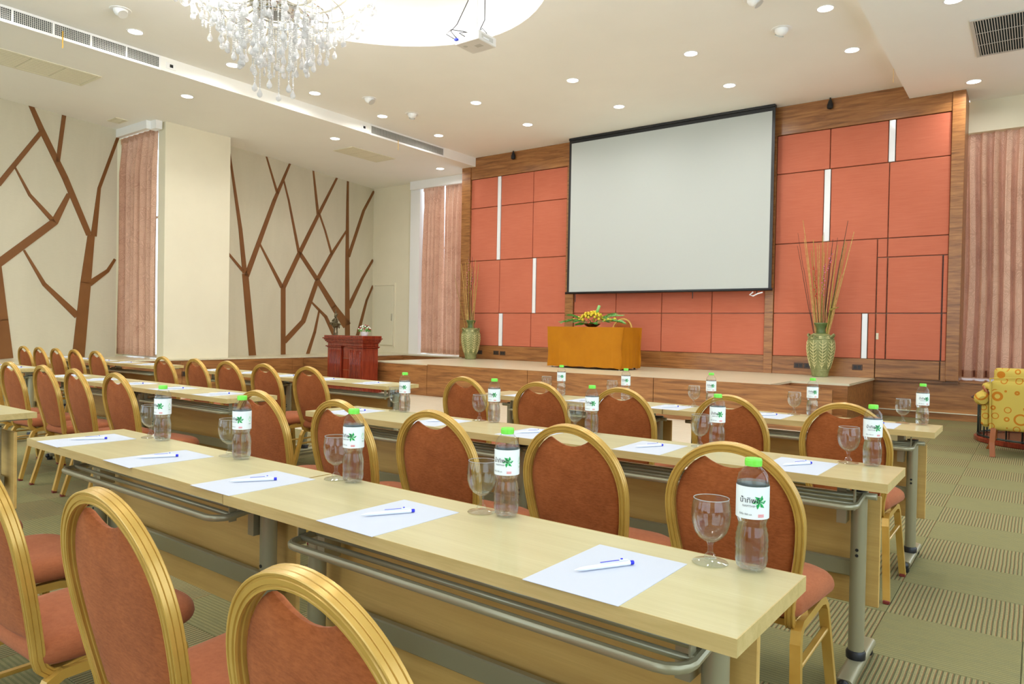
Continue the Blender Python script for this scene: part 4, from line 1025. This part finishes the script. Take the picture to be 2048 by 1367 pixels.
def frond(base, tip, n_, w_, mat, name='palm_frond'):
    mb = MB(); B, T_ = Vector(base), Vector(tip); d = T_-B; up = Vector((0, 0, 1)); pts = [B+d*q+up*(.10*d.length*math.sin(PI*q)) for q in [i/8 for i in range(9)]]
    mb.tube(pts, .004, 4); s_ = d.cross(up).normalized()
    for i in range(n_):
        q = .2+.78*i/n_; k = min(7, int(q*8)); p = pts[k].lerp(pts[k+1], q*8-k)
        for sg in (-1, 1):
            L_ = w_*(1.2-q*.6); e = p+(d.normalized()*.8+s_*sg*.7+up*rp.uniform(-.25, .2)).normalized()*L_; m2 = p.lerp(e, .45); wv = d.normalized().cross(up)*0+up*.010
            mb.add([p, m2+wv, e, m2-wv+s_*.006], [(0, 1, 2, 3)])
    return obj(name, mb, mat, t)
for bs, tp_, mt in (((-.1, 0, .07), (-.62, -.08, .06), 'leaf2'), ((-.1, 0, .09), (-.52, .05, .2), 'leaf'), ((-.1, 0, .08), (-.5, -.1, .08), 'leaf'), ((-.05, -.05, .06), (-.22, -.16, .03), 'leaf'),
                    ((.1, 0, .09), (.60, .0, .20), 'leaf2'), ((.1, 0, .08), (.66, -.06, .08), 'leaf2'), ((.1, 0, .07), (.62, .06, .06), 'leaf'), ((.08, 0, .1), (.42, .05, .22), 'leaf'), ((.02, -.08, .06), (.12, -.16, .06), 'leaf')):
    frond(bs, tp_, 11, .14, mt)
obj('green_tube', MB().tube([(.08, 0, .22), (.145, 0, .38)], .026, 10), 'leaf2', t)

# ================================================================== FLOOR VASES WITH STICKS
def vase(loc, label, H, seed, sticks):
    t = thing('floor_vase', label, 'vase', loc)
    k = H/.86
    prof = [(.095, 0), (.12, .006), (.125, .05), (.135, .10), (.165, .20), (.198, .34), (.212, .46), (.205, .56), (.185, .63), (.150, .665), (.095, .685), (.072, .70), (.066, .745), (.074, .79), (.098, .83), (.108, .85), (.104, .86), (.09, .858), (.06, .80), (.055, .72)]
    prof = [(r*k, z*k) for r, z in prof]
    obj('vase_body', MB().lathe(prof[:11], 40, cap=False), 'clay', t)
    obj('neck', MB().lathe(prof[10:], 28, cap=False), 'clay_green', t)
    def R_at(z):
        for (ra, za), (rb, zb) in zip(prof, prof[1:]):
            if za <= z <= zb: return ra+(rb-ra)*(z-za)/max(1e-6, zb-za)
        return .1
    rel = MB()
    for i in range(9):
        a0 = 2*PI*i/9+.2
        st = [((R_at(z*k)+.002)*math.cos(a0), (R_at(z*k)+.002)*math.sin(a0), z*k) for z in (.13, .22, .30, .38, .46, .54, .585)]
        rel.tube(st, .0045, 5)
        for j in range(8):
            z = .16+.050*j
            for sg in (-1, 1):
                w_ = .27*(1 if j > 0 else .6); pts = [((R_at((z+dz)*k)+.0015)*math.cos(a0+sg*w_*f_), (R_at((z+dz)*k)+.0015)*math.sin(a0+sg*w_*f_), (z+dz)*k) for f_, dz in ((.05, 0), (.4, .014), (.75, .03), (1, .05))]
                rel.tube(pts, [.005, .006, .005, .003], 4)
    rr_ = obj('leaf_relief', rel, 'clay_relief', t); rr_['kind'] = 'stuff'
    bnd = MB()
    for z in (.105, .60, .655): bnd.tube([((R_at(z*k)+.001)*math.cos(2*PI*q/40), (R_at(z*k)+.001)*math.sin(2*PI*q/40), z*k) for q in range(41)], .006, 6, cap=False)
    obj('rim_band', bnd, 'clay', t)
    for i in range(18):
        a0 = 2*PI*i/18; z0, z1 = .612*k, .646*k
        obj('key_pattern', MB().add([((R_at(z)+.004)*math.cos(a0+q), (R_at(z)+.004)*math.sin(a0+q), z) for z in (z0, z1) for q in (-.10, .10)], [(0, 1, 3, 2)]), 'clay_green' if i % 2 else 'clay_relief', t)
    for i in range(4):
        a0 = PI/4+PI/2*i+.5; c_ = Vector((math.cos(a0), math.sin(a0), 0)); s_ = Vector((-c_.y, c_.x, 0)); r0 = R_at(.62*k)
        obj('lug_handle', MB().tube([c_*(r0-.01)+s_*.05+Vector((0, 0, .63*k)), c_*(r0+.02)+s_*.03+Vector((0, 0, .665*k)), c_*(r0+.022)+Vector((0, 0, .68*k)), c_*(r0+.02)-s_*.03+Vector((0, 0, .665*k)), c_*(r0-.01)-s_*.05+Vector((0, 0, .63*k))], .014, 7), 'clay', t)
    rnd = random.Random(seed)
    b = thing('stick_bouquet', sticks[0], 'dried sticks', (loc[0], loc[1], loc[2]))
    for (ex, ez, mt, r) in sticks[1]:
        ey = rnd.uniform(-.10, .10); bx = max(-.045, min(.045, ex*.12+rnd.uniform(-.02, .02))); by = rnd.uniform(-.03, .03)
        pts = []
        for q in (0, .35, .4, .7, .72, 1):
            w_ = rnd.uniform(-.006, .006); pts.append((bx+(ex-bx)*q+w_, by+(ey-by)*q+w_, .35*k+(ez-.35*k)*q))
        obj('stick', MB().tube(pts, [r, r, r*.9, r*.85, r*.8, r*.55], 6), mt, b)
    for (x0_, z0_, x1_, z1_, mt, cnt) in sticks[2]:
        tw = MB().tube([(x0_*.3, -.02, .8*k), (x0_, -.05, z0_), (x1_, -.06, z1_)], [.004, .003, .002], 5); s2 = obj('berry_twig', tw, 'stick2', b)
        for i in range(cnt):
            q = i/cnt; obj('berry', MB().sphere((x0_+(x1_-x0_)*q+rnd.uniform(-.02, .02), -.055+rnd.uniform(-.02, .02), z0_+(z1_-z0_)*q), rnd.uniform(.009, .014), 6, 4), mt, s2)
    return t
vy = 12.10
def sx_(px, py, vx): q = ony(px, py, vy); return q.x-vx, q.z-ZT
vx = ony(1640, 745, vy).x
tips = [(1609, 441, 'stick1', .009), (1598, 467, 'stick2', .005), (1593, 490, 'stick2', .006), (1611, 478, 'stick1', .008), (1624, 478, 'stick3', .009), (1632, 485, 'stick1', .008), (1638, 488, 'stick1', .009), (1645, 470, 'stick3', .008), (1650, 466, 'stick1', .005), (1656, 480, 'stick1', .006),
        (1663, 477, 'stick2', .008), (1676, 475, 'stick2', .006), (1695, 441, 'stick2', .008), (1690, 477, 'stick1', .010), (1693, 484, 'stick3', .008), (1710, 464, 'stick1', .010), (1679, 490, 'stick3', .009), (1684, 492, 'stick1', .007), (1685, 548, 'stick1', .008), (1681, 567, 'stick1', .006),
        (1620, 500, 'stick3', .008), (1628, 512, 'stick1', .007), (1669, 500, 'stick1', .007), (1657, 520, 'stick2', .007), (1648, 505, 'stick3', .007)]
S = [(*sx_(x, y, vx), m_, r) for x, y, m_, r in tips]
tw = [(*sx_(1634, 596, vx), *sx_(1630, 530, vx), 'berry_red', 16), (*sx_(1646, 590, vx), *sx_(1652, 525, vx), 'berry_pink', 16), (*sx_(1655, 545, vx), *sx_(1666, 505, vx), 'berry_pink', 10), (*sx_(1660, 620, vx), *sx_(1680, 614, vx), 'stick3', 12)]
vase((vx, vy, ZT), 'tall green leaf-relief clay vase on the right end of the stage', .86, 1, ('bundle of bamboo sticks with berries in the right-hand vase', S, tw))
vx = ony(941, 712, vy).x
tips = [(903, 548, 'stick3', .005), (921, 527, 'stick1', .008), (931, 524, 'stick1', .008), (936, 524, 'stick3', .008), (939, 513, 'stick2', .007), (944, 528, 'stick1', .008), (949, 533, 'stick2', .007), (953, 518, 'stick1', .009), (957, 527, 'stick3', .008), (956, 572, 'stick1', .007), (926, 530, 'stick1', .008), (941, 535, 'stick3', .008), (934, 550, 'stick1', .007), (929, 578, 'stick1', .004), (946, 548, 'stick2', .006)]
S = [(*sx_(x, y, vx), m_, r) for x, y, m_, r in tips]
tw = [(*sx_(937, 575, vx), *sx_(941, 515, vx), 'berry_pink', 12), (*sx_(944, 585, vx), *sx_(948, 540, vx), 'berry_pink', 8)]
vase((vx, vy, ZT), 'tall green leaf-relief clay vase beside the left curtain on stage', .86, 2, ('bundle of bamboo sticks with pink berries in the left-hand vase', S, tw))

# ================================================================== ARMCHAIR AND SIDE TABLE (right edge)
t = thing('armchair', 'mustard armchair with orange ring pattern at the right edge', 'armchair', (.02, 8.95, 0), math.radians(-2))
AWd, AD, AH = .40, .70, .90
obj('back', MB().cushion(rrect(2*AWd-.0, .52, .03, 4, 0, .54), (0, .54), lambda u, v, h: (u*(1+.04*(v-.5)), .07+h-.04*(v-.3), v), .045, .10, pw=14), 'ring', t)
obj('head_cushion', MB().cushion(rrect(2*AWd-.02, .30, .04, 4, 0, .78), (0, .78), lambda u, v, h: (u, .19+h, v), .10, .08, pw=10), 'ring', t)
obj('seat_base', MB().box(-AWd, AWd, .05, AD, .28, .40, .02), 'ring', t)
obj('seat_cushion', MB().cushion(rrect(2*AWd-.06, .60, .06, 4, 0, .42), (0, .4), lambda u, v, h: (u, v, .44+h), .05, .07, pw=7), 'ring', t)
for sx in (-1, 1):
    ar = obj('arm', MB().box(*sorted((sx*AWd, sx*(AWd+.09))), .1, AD-.04, .30, .56, .03), 'ring', t)
    obj('arm_roll', MB().tube([(sx*(AWd+.07), .06, .585), (sx*(AWd+.09), .12, .60), (sx*(AWd+.09), AD-.1, .60), (sx*(AWd+.09), AD-.03, .59)], [.045, .072, .072, .05], 14), 'ring', ar)
    wg = obj('wing', MB().tube([(sx*(AWd-.03), .14, .66), (sx*(AWd+.02), .20, .72), (sx*(AWd+.06), .25, .725), (sx*(AWd+.06), .45, .72)], [.02, .03, .04, .04], 10), 'ring', t)
    obj('wing_bracket', MB().tube([(sx*(AWd+.03), .20, .62), (sx*(AWd+.08), .24, .73)], .02, 8), 'armleg', wg)
    obj('leg', MB().sweep([(sx*(AWd-.03), .05, .30), (sx*(AWd-.02), .04, .15), (sx*(AWd-.03), .02, 0)], [(-.024, -.024), (.024, -.024), (.024, .024), (-.024, .024)], (0, 1, 0)), 'armleg', t)
    obj('leg', MB().sweep([(sx*(AWd-.01), AD-.09, .30), (sx*(AWd+.0), AD-.06, .14), (sx*(AWd+.06), AD-.03, 0)], [(-.022, -.022), (.022, -.022), (.022, .022), (-.022, .022)], (0, 1, 0)), 'armleg', t)
obj('back_piping', MB().tube([(-AWd-.0, .028, .29), (-AWd-.01, .02, .82), (0, .02, .845), (AWd+.01, .02, .82), (AWd, .028, .29)], .007, 6), 'ring', t)
t = thing('side_table', 'round iron-barred low table with dark glass top behind the armchair', 'table', (.14, 10.52, 0))
RT = .74
obj('base_plinth', MB().lathe([(RT, .0), (RT+.01, .01), (RT+.01, .05), (RT-.01, .06)], 48), 'mahogany', t)
obj('glass_top', MB().lathe([(RT+.03, .505), (RT+.05, .512), (RT+.05, .524), (RT+.03, .53)], 48), 'tableglass', t)
for z in (.075, .49): obj('iron_hoop', MB().tube([((RT-.03)*math.cos(2*PI*q/48), (RT-.03)*math.sin(2*PI*q/48), z) for q in range(49)], .011, 6, cap=False), 'iron', t)
for k in range(26): a_ = 2*PI*k/26; obj('iron_bar', MB().tube([((RT-.03)*math.cos(a_), (RT-.03)*math.sin(a_), .06), ((RT-.03)*math.cos(a_), (RT-.03)*math.sin(a_), .505)], .008, 6), 'iron', t)

# ================================================================== CEILING FITTINGS AND LIGHTS
ll = bpy.data.lights.new('downlight_lamp', 'AREA'); ll.shape = 'DISK'; ll.size = .17; ll.energy = LAMP_W; ll.color = (1, .985, .965); ll.spread = math.radians(165)
def make_dl(label, group):
    t = thing('downlight', label, 'light', group=group)
    obj('trim_ring', MB().lathe([(.082, .004), (.088, -.004), (.104, -.005), (.108, .0), (.104, .002)], 32, cap=False), 'white', t)
    obj('diffuser', MB().lathe([(.001, -.0015), (.084, -.0015)], 32, cap=False), 'lamp', t)
    lo = bpy.data.objects.new('lamp', ll); C.objects.link(lo); lo.parent = t; lo.location = (0, 0, -.012)
    return t
DL = [('main ceiling along the left beam, %s from the camera', ZC, [(-9.73, y) for y in (4.65, 6.07, 7.57, 9.08, 10.6)]),
      ('near ceiling row above the dance floor, %s from the left', ZC, [(-7.8, 9.42), (-5.86, 9.40), (-3.95, 9.40), (-2.11, 8.98)]),
      ('far ceiling row before the stage wall, %s from the left', ZC, [(-7.8, 10.95), (-5.87, 10.93), (-3.95, 10.93), (-2.11, 10.48)]),
      ('lowered left ceiling, %s from the camera', ZS, [(-11.1, 6.13), (-11.09, 9.12), (-11.08, 12.14)]),
      ('lowered right ceiling, %s from the camera', ZS, [(-.82, 9.07), (-.82, 12.10)]),
      ('ceiling behind the camera, %s of the unseen lamps', ZC, [(-9.73, 3.1), (-9.73, 1.5), (-9.73, -.2), (-2.4, 7.4), (-2.4, 5.8), (-2.4, 4.2)])]
DL2 = [(-2.4, 2.5), (-2.4, .8), (-2.4, -1.2), (-4.6, -.6), (-7.2, -.6), (-4.6, -2.3), (-7.2, -2.3), (-9.73, -2.2)]
D0 = None
for lab, z, ps in DL:
    for i, (x, y) in enumerate(ps):
        l_ = 'round glowing downlight in the '+lab % ORD[i]
        if D0 is None: D0 = make_dl(l_, 'ceiling downlights'); D0.location = (x, y, z-.001)
        else: dup(D0, (x, y, z-.001), 0, l_)
for i, (x, y) in enumerate(DL2): dup(D0, (x, y, ZC-.001), 0, 'round glowing downlight in the high ceiling behind the camera, %s of eight' % ORD[i])
for i, (x, y) in enumerate([(-11.1, 3.1), (-11.1, .1), (-.82, 6.0), (-.82, 3.0), (-.82, .0), (1.6, 9), (1.6, 5), (1.6, 1)]): dup(D0, (x, y, ZS-.001), 0, 'round glowing downlight in a side ceiling outside the photo, %s of eight' % ORD[i])
# swivel ceiling speakers/eyeballs
E0 = None
for i, (x, y, rz, wh) in enumerate(((-9.21, 4.22, .2, 'nearest the chandelier at upper left'), (-9.17, 8.26, .2, 'left of its twin above the left air grille'), (-9.17, 9.28, 2.4, 'right of its twin near the left beam'), (-2.70, 9.28, 2.4, 'near the right beam'), (-2.72, 8.28, .2, 'cut by the top edge of the photo'))):
    lb = 'white swivelling eyeball ceiling fitting, '+wh
    if E0 is None:
        E0 = thing('eyeball_fitting', lb, 'ceiling fitting', (x, y, ZC), rz, 'eyeball ceiling fittings')
        obj('trim_ring', MB().lathe([(.085, .004), (.09, -.006), (.12, -.006), (.125, 0)], 28, cap=False), 'white', E0)
        e_ = MB(); e_.sphere((0, 0, 0), .085, 20, 12); obj('ball', e_, 'white', E0)
        tl = MB().lathe([(.001, 0), (.055, 0), (.058, -.01)], 20); o_ = obj('grille_disc', tl, 'fan', E0, (.045, .0, -.06), (math.radians(0), math.radians(-35), 0))
    else: dup(E0, (x, y, ZC), rz, lb)
# linear air grilles on the face of the left beam
def beam_grille(y0, y1, label, nb, cells):
    z0, z1 = 4.925, 5.065
    t = thing('air_grille', label, 'air grille', (XB, 0, 0))
    f = MB(); f.box(0, .012, y0-.03, y1+.03, z0-.035, z0); f.box(0, .012, y0-.03, y1+.03, z1, z1+.03); f.box(0, .012, y0-.03, y0, z0, z1); f.box(0, .012, y1, y1+.03, z0, z1)
    obj('grille_frame', f, 'white', t); obj('dark_cavity', MB().box(.0, .002, y0, y1, z0, z1), 'dark', t)  # flat dark plate paints the shade behind the bars, no opening
    g = MB(); n_ = int((y1-y0)/.022)
    for i in range(n_+1): y = y0+(y1-y0)*i/n_; g.box(.003, .010, y-.0042, y+.0042, z0, z1)
    if cells:
        for i in range(1, 6): z = z0+(z1-z0)*i/6; g.box(.003, .009, y0, y1, z-.0022, z+.0022)
    go = obj('grille_bars', g, 'fan', t); go['kind'] = 'stuff'
    for i in range(1, nb): y = y0+(y1-y0)*i/nb; obj('grille_divider', MB().box(.003, .013, y-.012, y+.012, z0, z1), 'white', t)
beam_grille(1.6, 5.24, 'long perforated air grille on the left beam at upper left', 8, True)
beam_grille(9.30, 11.33, 'slatted air grille on the left beam nearer the stage', 1, False)
for y, wh in ((5.42, 'right of the long perforated grille'), (9.12, 'left of the slatted grille nearer the stage')):
    t = thing('sensor_plate', 'small white sensor plate on the left beam, '+wh, 'sensor', (XB, y, 4.99))
    obj('plate', MB().box(0, .012, -.07, .07, -.045, .045, .003), 'white', t); obj('sensor_eye', MB().box(.012, .02, -.02, .025, -.02, .022), 'black', t)
for (x, y, z, l_, wh) in ((XB+.02, 3.98, 5.0, .22, 'hanging from the long air grille'), (XB+.02, 10.0, 4.95, .2, 'hanging from the slatted air grille'), (XR-.01, 11.0, ZS+.03, .2, 'hanging at the right beam edge')):
    t = thing('ribbon', 'thin yellow ribbon '+wh, 'ribbon', (x, y, z)); r_ = MB()
    pts = [(0, .004*math.sin(3*q), -l_*q/6) for q in range(7)]
    r_.sweep(pts, [(-.007, -.001), (.007, -.001), (.007, .001), (-.007, .001)], (1, 0, 0)); obj('ribbon_strip', r_, 'ribbon', t)
# flush ceiling panels
def ceil_panel(x0, x1, y0, y1, label, nb, name='ceiling_vent', slats=None, mat='vent'):
    t = thing(name, label, 'vent', ((x0+x1)/2, (y0+y1)/2, ZS)); a_, b_ = (x1-x0)/2, (y1-y0)/2
    f = MB(); e = .035
    f.box(-a_, a_, -b_, -b_+e, -.012, 0); f.box(-a_, a_, b_-e, b_, -.012, 0); f.box(-a_, -a_+e, -b_+e, b_-e, -.012, 0); f.box(a_-e, a_, -b_+e, b_-e, -.012, 0)
    obj('vent_frame', f, mat, t)
    if slats is None:
        for i in range(nb):
            p0 = -b_+e+(2*b_-2*e)*i/nb; p1 = -b_+e+(2*b_-2*e)*(i+1)/nb
            pa = obj('access_panel', MB().box(-a_+e+.004, a_-e-.004, p0+.005, p1-.005, -.008, 0), mat, t)
            s_ = MB()
            for k in range(9): x = -a_+e+.03+(2*a_-2*e-.06)*k/8; s_.box(x-.004, x+.004, p0+.015, p1-.015, -.011, -.008)
            obj('louvre_lines', s_, mat, pa)['kind'] = 'stuff'
    else:
        obj('dark_cavity', MB().box(-a_+e, a_-e, -b_+e, b_-e, -.002, 0), 'dark', t)  # dark sheet painted as shade behind the slats, no opening
        n_ = int(2*(a_-e)/.026)
        for i in range(n_): x = -a_+e+.013+(2*a_-2*e)*i/n_; obj('slat', MB().box(x-.0045, x+.0045, -b_+e, b_-e, -.012, -.003), mat, t)
        for i in range(1, 3): y = -b_+e+(2*b_-2*e)*i/3; obj('cross_bar', MB().box(-a_+e, a_-e, y-.006, y+.006, -.014, -.011), mat, t)
    return t
ceil_panel(-12.0, -11.3, 3.55, 4.92, 'three-panel access vent in the lowered left ceiling at far left', 3)
ceil_panel(-11.85, -11.25, 9.7, 10.9, 'three-panel access vent in the lowered left ceiling near the stage', 3)
ceil_panel(-13.65, -13.3, 6.03, 6.25, 'small square vent above the left curtain pelmet', 1)
ceil_panel(-.72, .72, 9.76, 11.06, 'large slatted air vent in the right ceiling', 1, slats=1, mat='fan')

# ================================================================== PROJECTOR
pc = (-5.30, 6.375)
t = thing('projector', 'white ceiling-mounted projector hanging beside the chandelier', 'projector', (pc[0], pc[1], 4.50))
obj('housing', MB().box(-.175, .175, -.165, .165, 0, .105, .008), 'proj', t)
obj('vent_grille', MB().box(.174, .178, -.11, .10, .03, .075), 'fan', t); obj('latch', MB().box(.176, .184, -.08, .02, .028, .045, .002), 'strip', t)
obj('base_label', MB().box(.0, .09, -.03, .04, -.0015, 0), 'fan', t)
obj('base_cap', MB().lathe([(.024, -.002), (.026, 0)], 16, (-.10, -.06, 0)), 'fan', t)
obj('lens', MB().lathe([(.035, .165), (.035, .18), (.028, .182)], 18, (.08, 0, .055), ax='y'), 'black', t)
obj('mount_pole', MB().lathe([(.02, .105), (.02, .96)], 14), 'white', t)
obj('mount_plate', MB().lathe([(.13, .955), (.135, .965), (.12, .975)], 28).box(-.08, .08, -.08, .08, .105, .118), 'white', t)
for pts, r in (([(-.15, -.166, .05), (-.22, -.26, .10), (-.2, -.2, .17), (-.10, -.10, .16), (.0, -.03, .13)], .005), ([(-.13, -.166, .05), (-.17, -.24, .13), (-.13, -.18, .22), (-.06, -.08, .5), (0, -.02, .8)], .0055), ([(.03, .0, .13), (.09, .05, .3), (.08, .06, .6), (.12, .1, .9)], .0055), ([(.03, .0, .12), (.12, -.03, .17), (.18, -.02, .10)], .005), ([(-.02, -.166, .06), (-.06, -.22, .09), (-.04, -.15, .12), (0, -.03, .125)], .005)):
    obj('cable', MB().tube(pts, r, 6), 'black', t)
obj('blue_connector', MB().box(-.155, -.115, -.20, -.166, .035, .058, .003), 'vga', t)
obj('junction_box', MB().box(.08, .14, .06, .10, .90, .96, .004).box(.14, .19, .08, .11, .88, .91, .004), 'black', t)
# ================================================================== SOCKETS on the teak skirting
S0 = None
for i, (px, py, wh) in enumerate(((992, 705, 'left one of the pair beside the left vase'), (1005, 706, 'right one of the pair beside the left vase'), (959, 704, 'half hidden by the left vase'), (1597, 730, 'left of the right vase'), (1617, 731, 'half hidden by the right vase'), (1714.5, 734, 'between the right vase and the hidden door'))):
    q = ony(px, py, FY-.06)
    lb = 'brown wall socket on the teak skirting, '+wh
    if S0 is None:
        S0 = thing('wall_socket', lb, 'socket', (q.x, FY-.056, q.z), 0, 'wall sockets on the stage skirting')
        obj('plate', MB().box(-.075, .075, -.008, 0, -.045, .045, .003), 'outlet', S0)
        obj('socket_insert', MB().box(-.052, -.008, -.012, -.007, -.024, .024, .002), 'black', S0); obj('socket_insert', MB().box(.008, .052, -.012, -.007, -.024, .024, .002), 'black', S0)
    else: dup(S0, (q.x, FY-.056, q.z), 0, lb)
q = onp(371, 752, (XL, 0, 0), (1, 0, 0)); dup(S0, (XL+.009, q.y, .33), PI/2, 'small dark socket on the teak ledge below the cream pillar')

# ================================================================== CHANDELIER
CX, CY = -5.92, 4.13
t = thing('chandelier', 'large crystal chandelier with curved white arms hanging at the top left', 'chandelier', (CX, CY, 0))
rc = random.Random(21)
obj('canopy', MB().lathe([(.22, ZC+.62), (.20, ZC+.55), (.05, ZC+.52)], 24), 'white', t)
obj('hanging_rod', MB().tube([(0, 0, 4.75), (0, 0, ZC+.55)], .018, 8), 'chrome', t)
obj('hub', MB().lathe([(.02, 4.80), (.07, 4.76), (.05, 4.70), (.10, 4.60), (.13, 4.52), (.08, 4.44), (.15, 4.36), (.22, 4.30), (.23, 4.27), (.15, 4.24), (.14, 4.20), (.06, 4.17), (.02, 4.15)], 28), 'crystal', t)
obj('hub_bowl', MB().lathe([(.19, 4.235), (.20, 4.23), (.17, 4.205), (.11, 4.19), (.02, 4.185)], 28), 'chrome', t)
M['arm'] = plain('ivory_enamel_arm', (238, 232, 214), .2, .6)
arm_m = MB(); 
def armpath(R, zr, dip): 
    return [(.14+(R-.14)*q, 0, zr-dip*math.sin(PI*min(1, q*1.15))+(.0 if q < .8 else (q-.8)*.35)) for q in [i/14 for i in range(15)]]
drop = MB(); drop.lathe([(.001, .0), (.004, -.006), (.018, -.035), (.027, -.056), (.024, -.075), (.012, -.087), (.001, -.092)], 7, smooth=False, cap=False)
spear = MB(); spear.lathe([(.001, .0), (.010, -.022), (.0145, -.052), (.006, -.068), (.011, -.076), (.001, -.090)], 6, smooth=False, cap=False)
dm_ = drop.mesh('crystal_drop', 'crystal'); sm_ = spear.mesh('crystal_spear', 'crystal')
def bead_mesh(n_):
    b = MB()
    for i in range(n_): b.sphere((0, 0, -.009-.018*i), .0088, 6, 4)
    return b.mesh('bead_strand', 'crystal')
BM = {n_: bead_mesh(n_) for n_ in (3, 5, 8, 11, 14, 18, 22)}
nd = [0]
def pendant(x, y, z, nb, par, sp=False):
    if nb: 
        nb = min(BM, key=lambda k_: abs(k_-nb)); o = obj('bead_strand', BM[nb], None, par, (x, y, z)); z -= .018*nb
    o = obj('crystal_spear' if sp else 'crystal_drop', sm_ if sp else dm_, None, par, (x, y, z+.002), (0, 0, rc.uniform(0, 3))); nd[0] += 1
tiers = ((14, .87, 4.33, .14, 0), (12, .64, 4.50, .13, .2), (8, .38, 4.70, .09, .4))
bl = bpy.data.lights.new('chandelier_glow', 'POINT'); bl.energy = 380; bl.shadow_soft_size = .35; bl.color = (1, .97, .92)
for na, R, zr, dip, a0 in tiers:
    ap = armpath(R, zr, dip); am = MB().tube(ap, [.022-.008*i/14 for i in range(15)], 7).tube([(ap[6][0]+.07*math.cos(q), 0, ap[6][2]+.075+.07*math.sin(q)) for q in [i*.5-1.6 for i in range(9)]], [.010-.0008*i for i in range(9)], 6).mesh('arm', 'arm')
    ex, _, ez = ap[-1]
    dish = MB().lathe([(.012, -.01), (.055, .0), (.078, .022), (.074, .024), (.05, .008), (.012, .004)], 16, (ex, 0, ez), cap=False).lathe([(.014, .0), (.014, .09), (.010, .095)], 10, (ex, 0, ez)).mesh('drip_dish', 'crystal')
    bu = MB().lathe([(.006, 0), (.017, .018), (.019, .035), (.010, .065), (.001, .085)], 10, (ex, 0, ez+.095), cap=False).mesh('candle_bulb', 'bulb')
    for i in range(na):
        th = a0+2*PI*i/na
        o = obj('arm', am, None, t, None, (0, 0, th)); obj('drip_dish', dish, None, o); obj('candle_bulb', bu, None, o)
        for k in range(4 if R > .5 else 3):
            q = 2*PI*k/4+.4; pendant(ex+.07*math.cos(q), .07*math.sin(q), ez+.012, 3 if k % 2 else 0, o, k == 1)
        if R > .8:
            pendant(ap[8][0], 0, ap[8][2]-.012, rc.choice((5, 8)), o); pendant(ap[11][0], .02, ap[11][2]-.01, rc.choice((3, 5)), o, i % 2 == 0)
            pendant(ex, 0, ez-.02, 5, o); pendant(ap[5][0], .03, ap[5][2]-.01, 5, o); pendant(ap[13][0]-.02, -.03, ap[13][2]-.02, 3, o); pendant(ap[9][0], -.04, ap[9][2]-.01, 3, o, True)
            nx_ = MB().tube([(ex*math.cos(q), ex*math.sin(q), ez-.02-.12*math.sin(PI*q/(2*PI/na))) for q in [2*PI/na*k_/8 for k_ in range(9)]], .006, 5).mesh('bead_swag', 'crystal')
            obj('bead_swag', nx_, None, o)
for i in range(0): pass
bl.energy = 50; bl.shadow_soft_size = .12
for q in range(6):
    lo = bpy.data.objects.new('chandelier_glow', bl); C.objects.link(lo); lo.parent = t; lo.location = (.72*math.cos(q*PI/3+.1), .72*math.sin(q*PI/3+.1), 4.56)
obj('crystal_ring', MB().tube([(.50*math.cos(2*PI*q/40), .50*math.sin(2*PI*q/40), 4.20) for q in range(41)], .009, 6, cap=False).tube([(.32*math.cos(2*PI*q/40), .32*math.sin(2*PI*q/40), 4.19) for q in range(41)], .009, 6, cap=False), 'chrome', t)
obj('crystal_ring', MB().tube([(.64*math.cos(2*PI*q/40), .64*math.sin(2*PI*q/40), 4.245) for q in range(41)], .008, 6, cap=False), 'arm', t)
obj('crystal_ring', MB().tube([(.15*math.cos(2*PI*q/24), .15*math.sin(2*PI*q/24), 4.18) for q in range(25)], .008, 6, cap=False), 'chrome', t)
for (R, n_, z, nb) in ((.64, 22, 4.235, 8), (.50, 26, 4.195, 11), (.48, 14, 4.19, 14), (.32, 20, 4.185, 18), (.30, 10, 4.18, 22), (.15, 9, 4.175, 22), (.36, 12, 4.18, 22)):
    for i in range(n_):
        a_ = 2*PI*(i+rc.uniform(-.2, .2))/n_; pendant(R*math.cos(a_), R*math.sin(a_), z, nb+rc.choice((-3, 0, 0, 3)) if nb < 22 else 22, t, i % 5 == 4)
for i in range(6):
    a_ = 2*PI*i/6+.2; obj('bead_strand', BM[22], None, t, (.18*math.cos(a_), .18*math.sin(a_), 4.17)); pendant(.18*math.cos(a_), .18*math.sin(a_), 4.17-.396, 14, t)
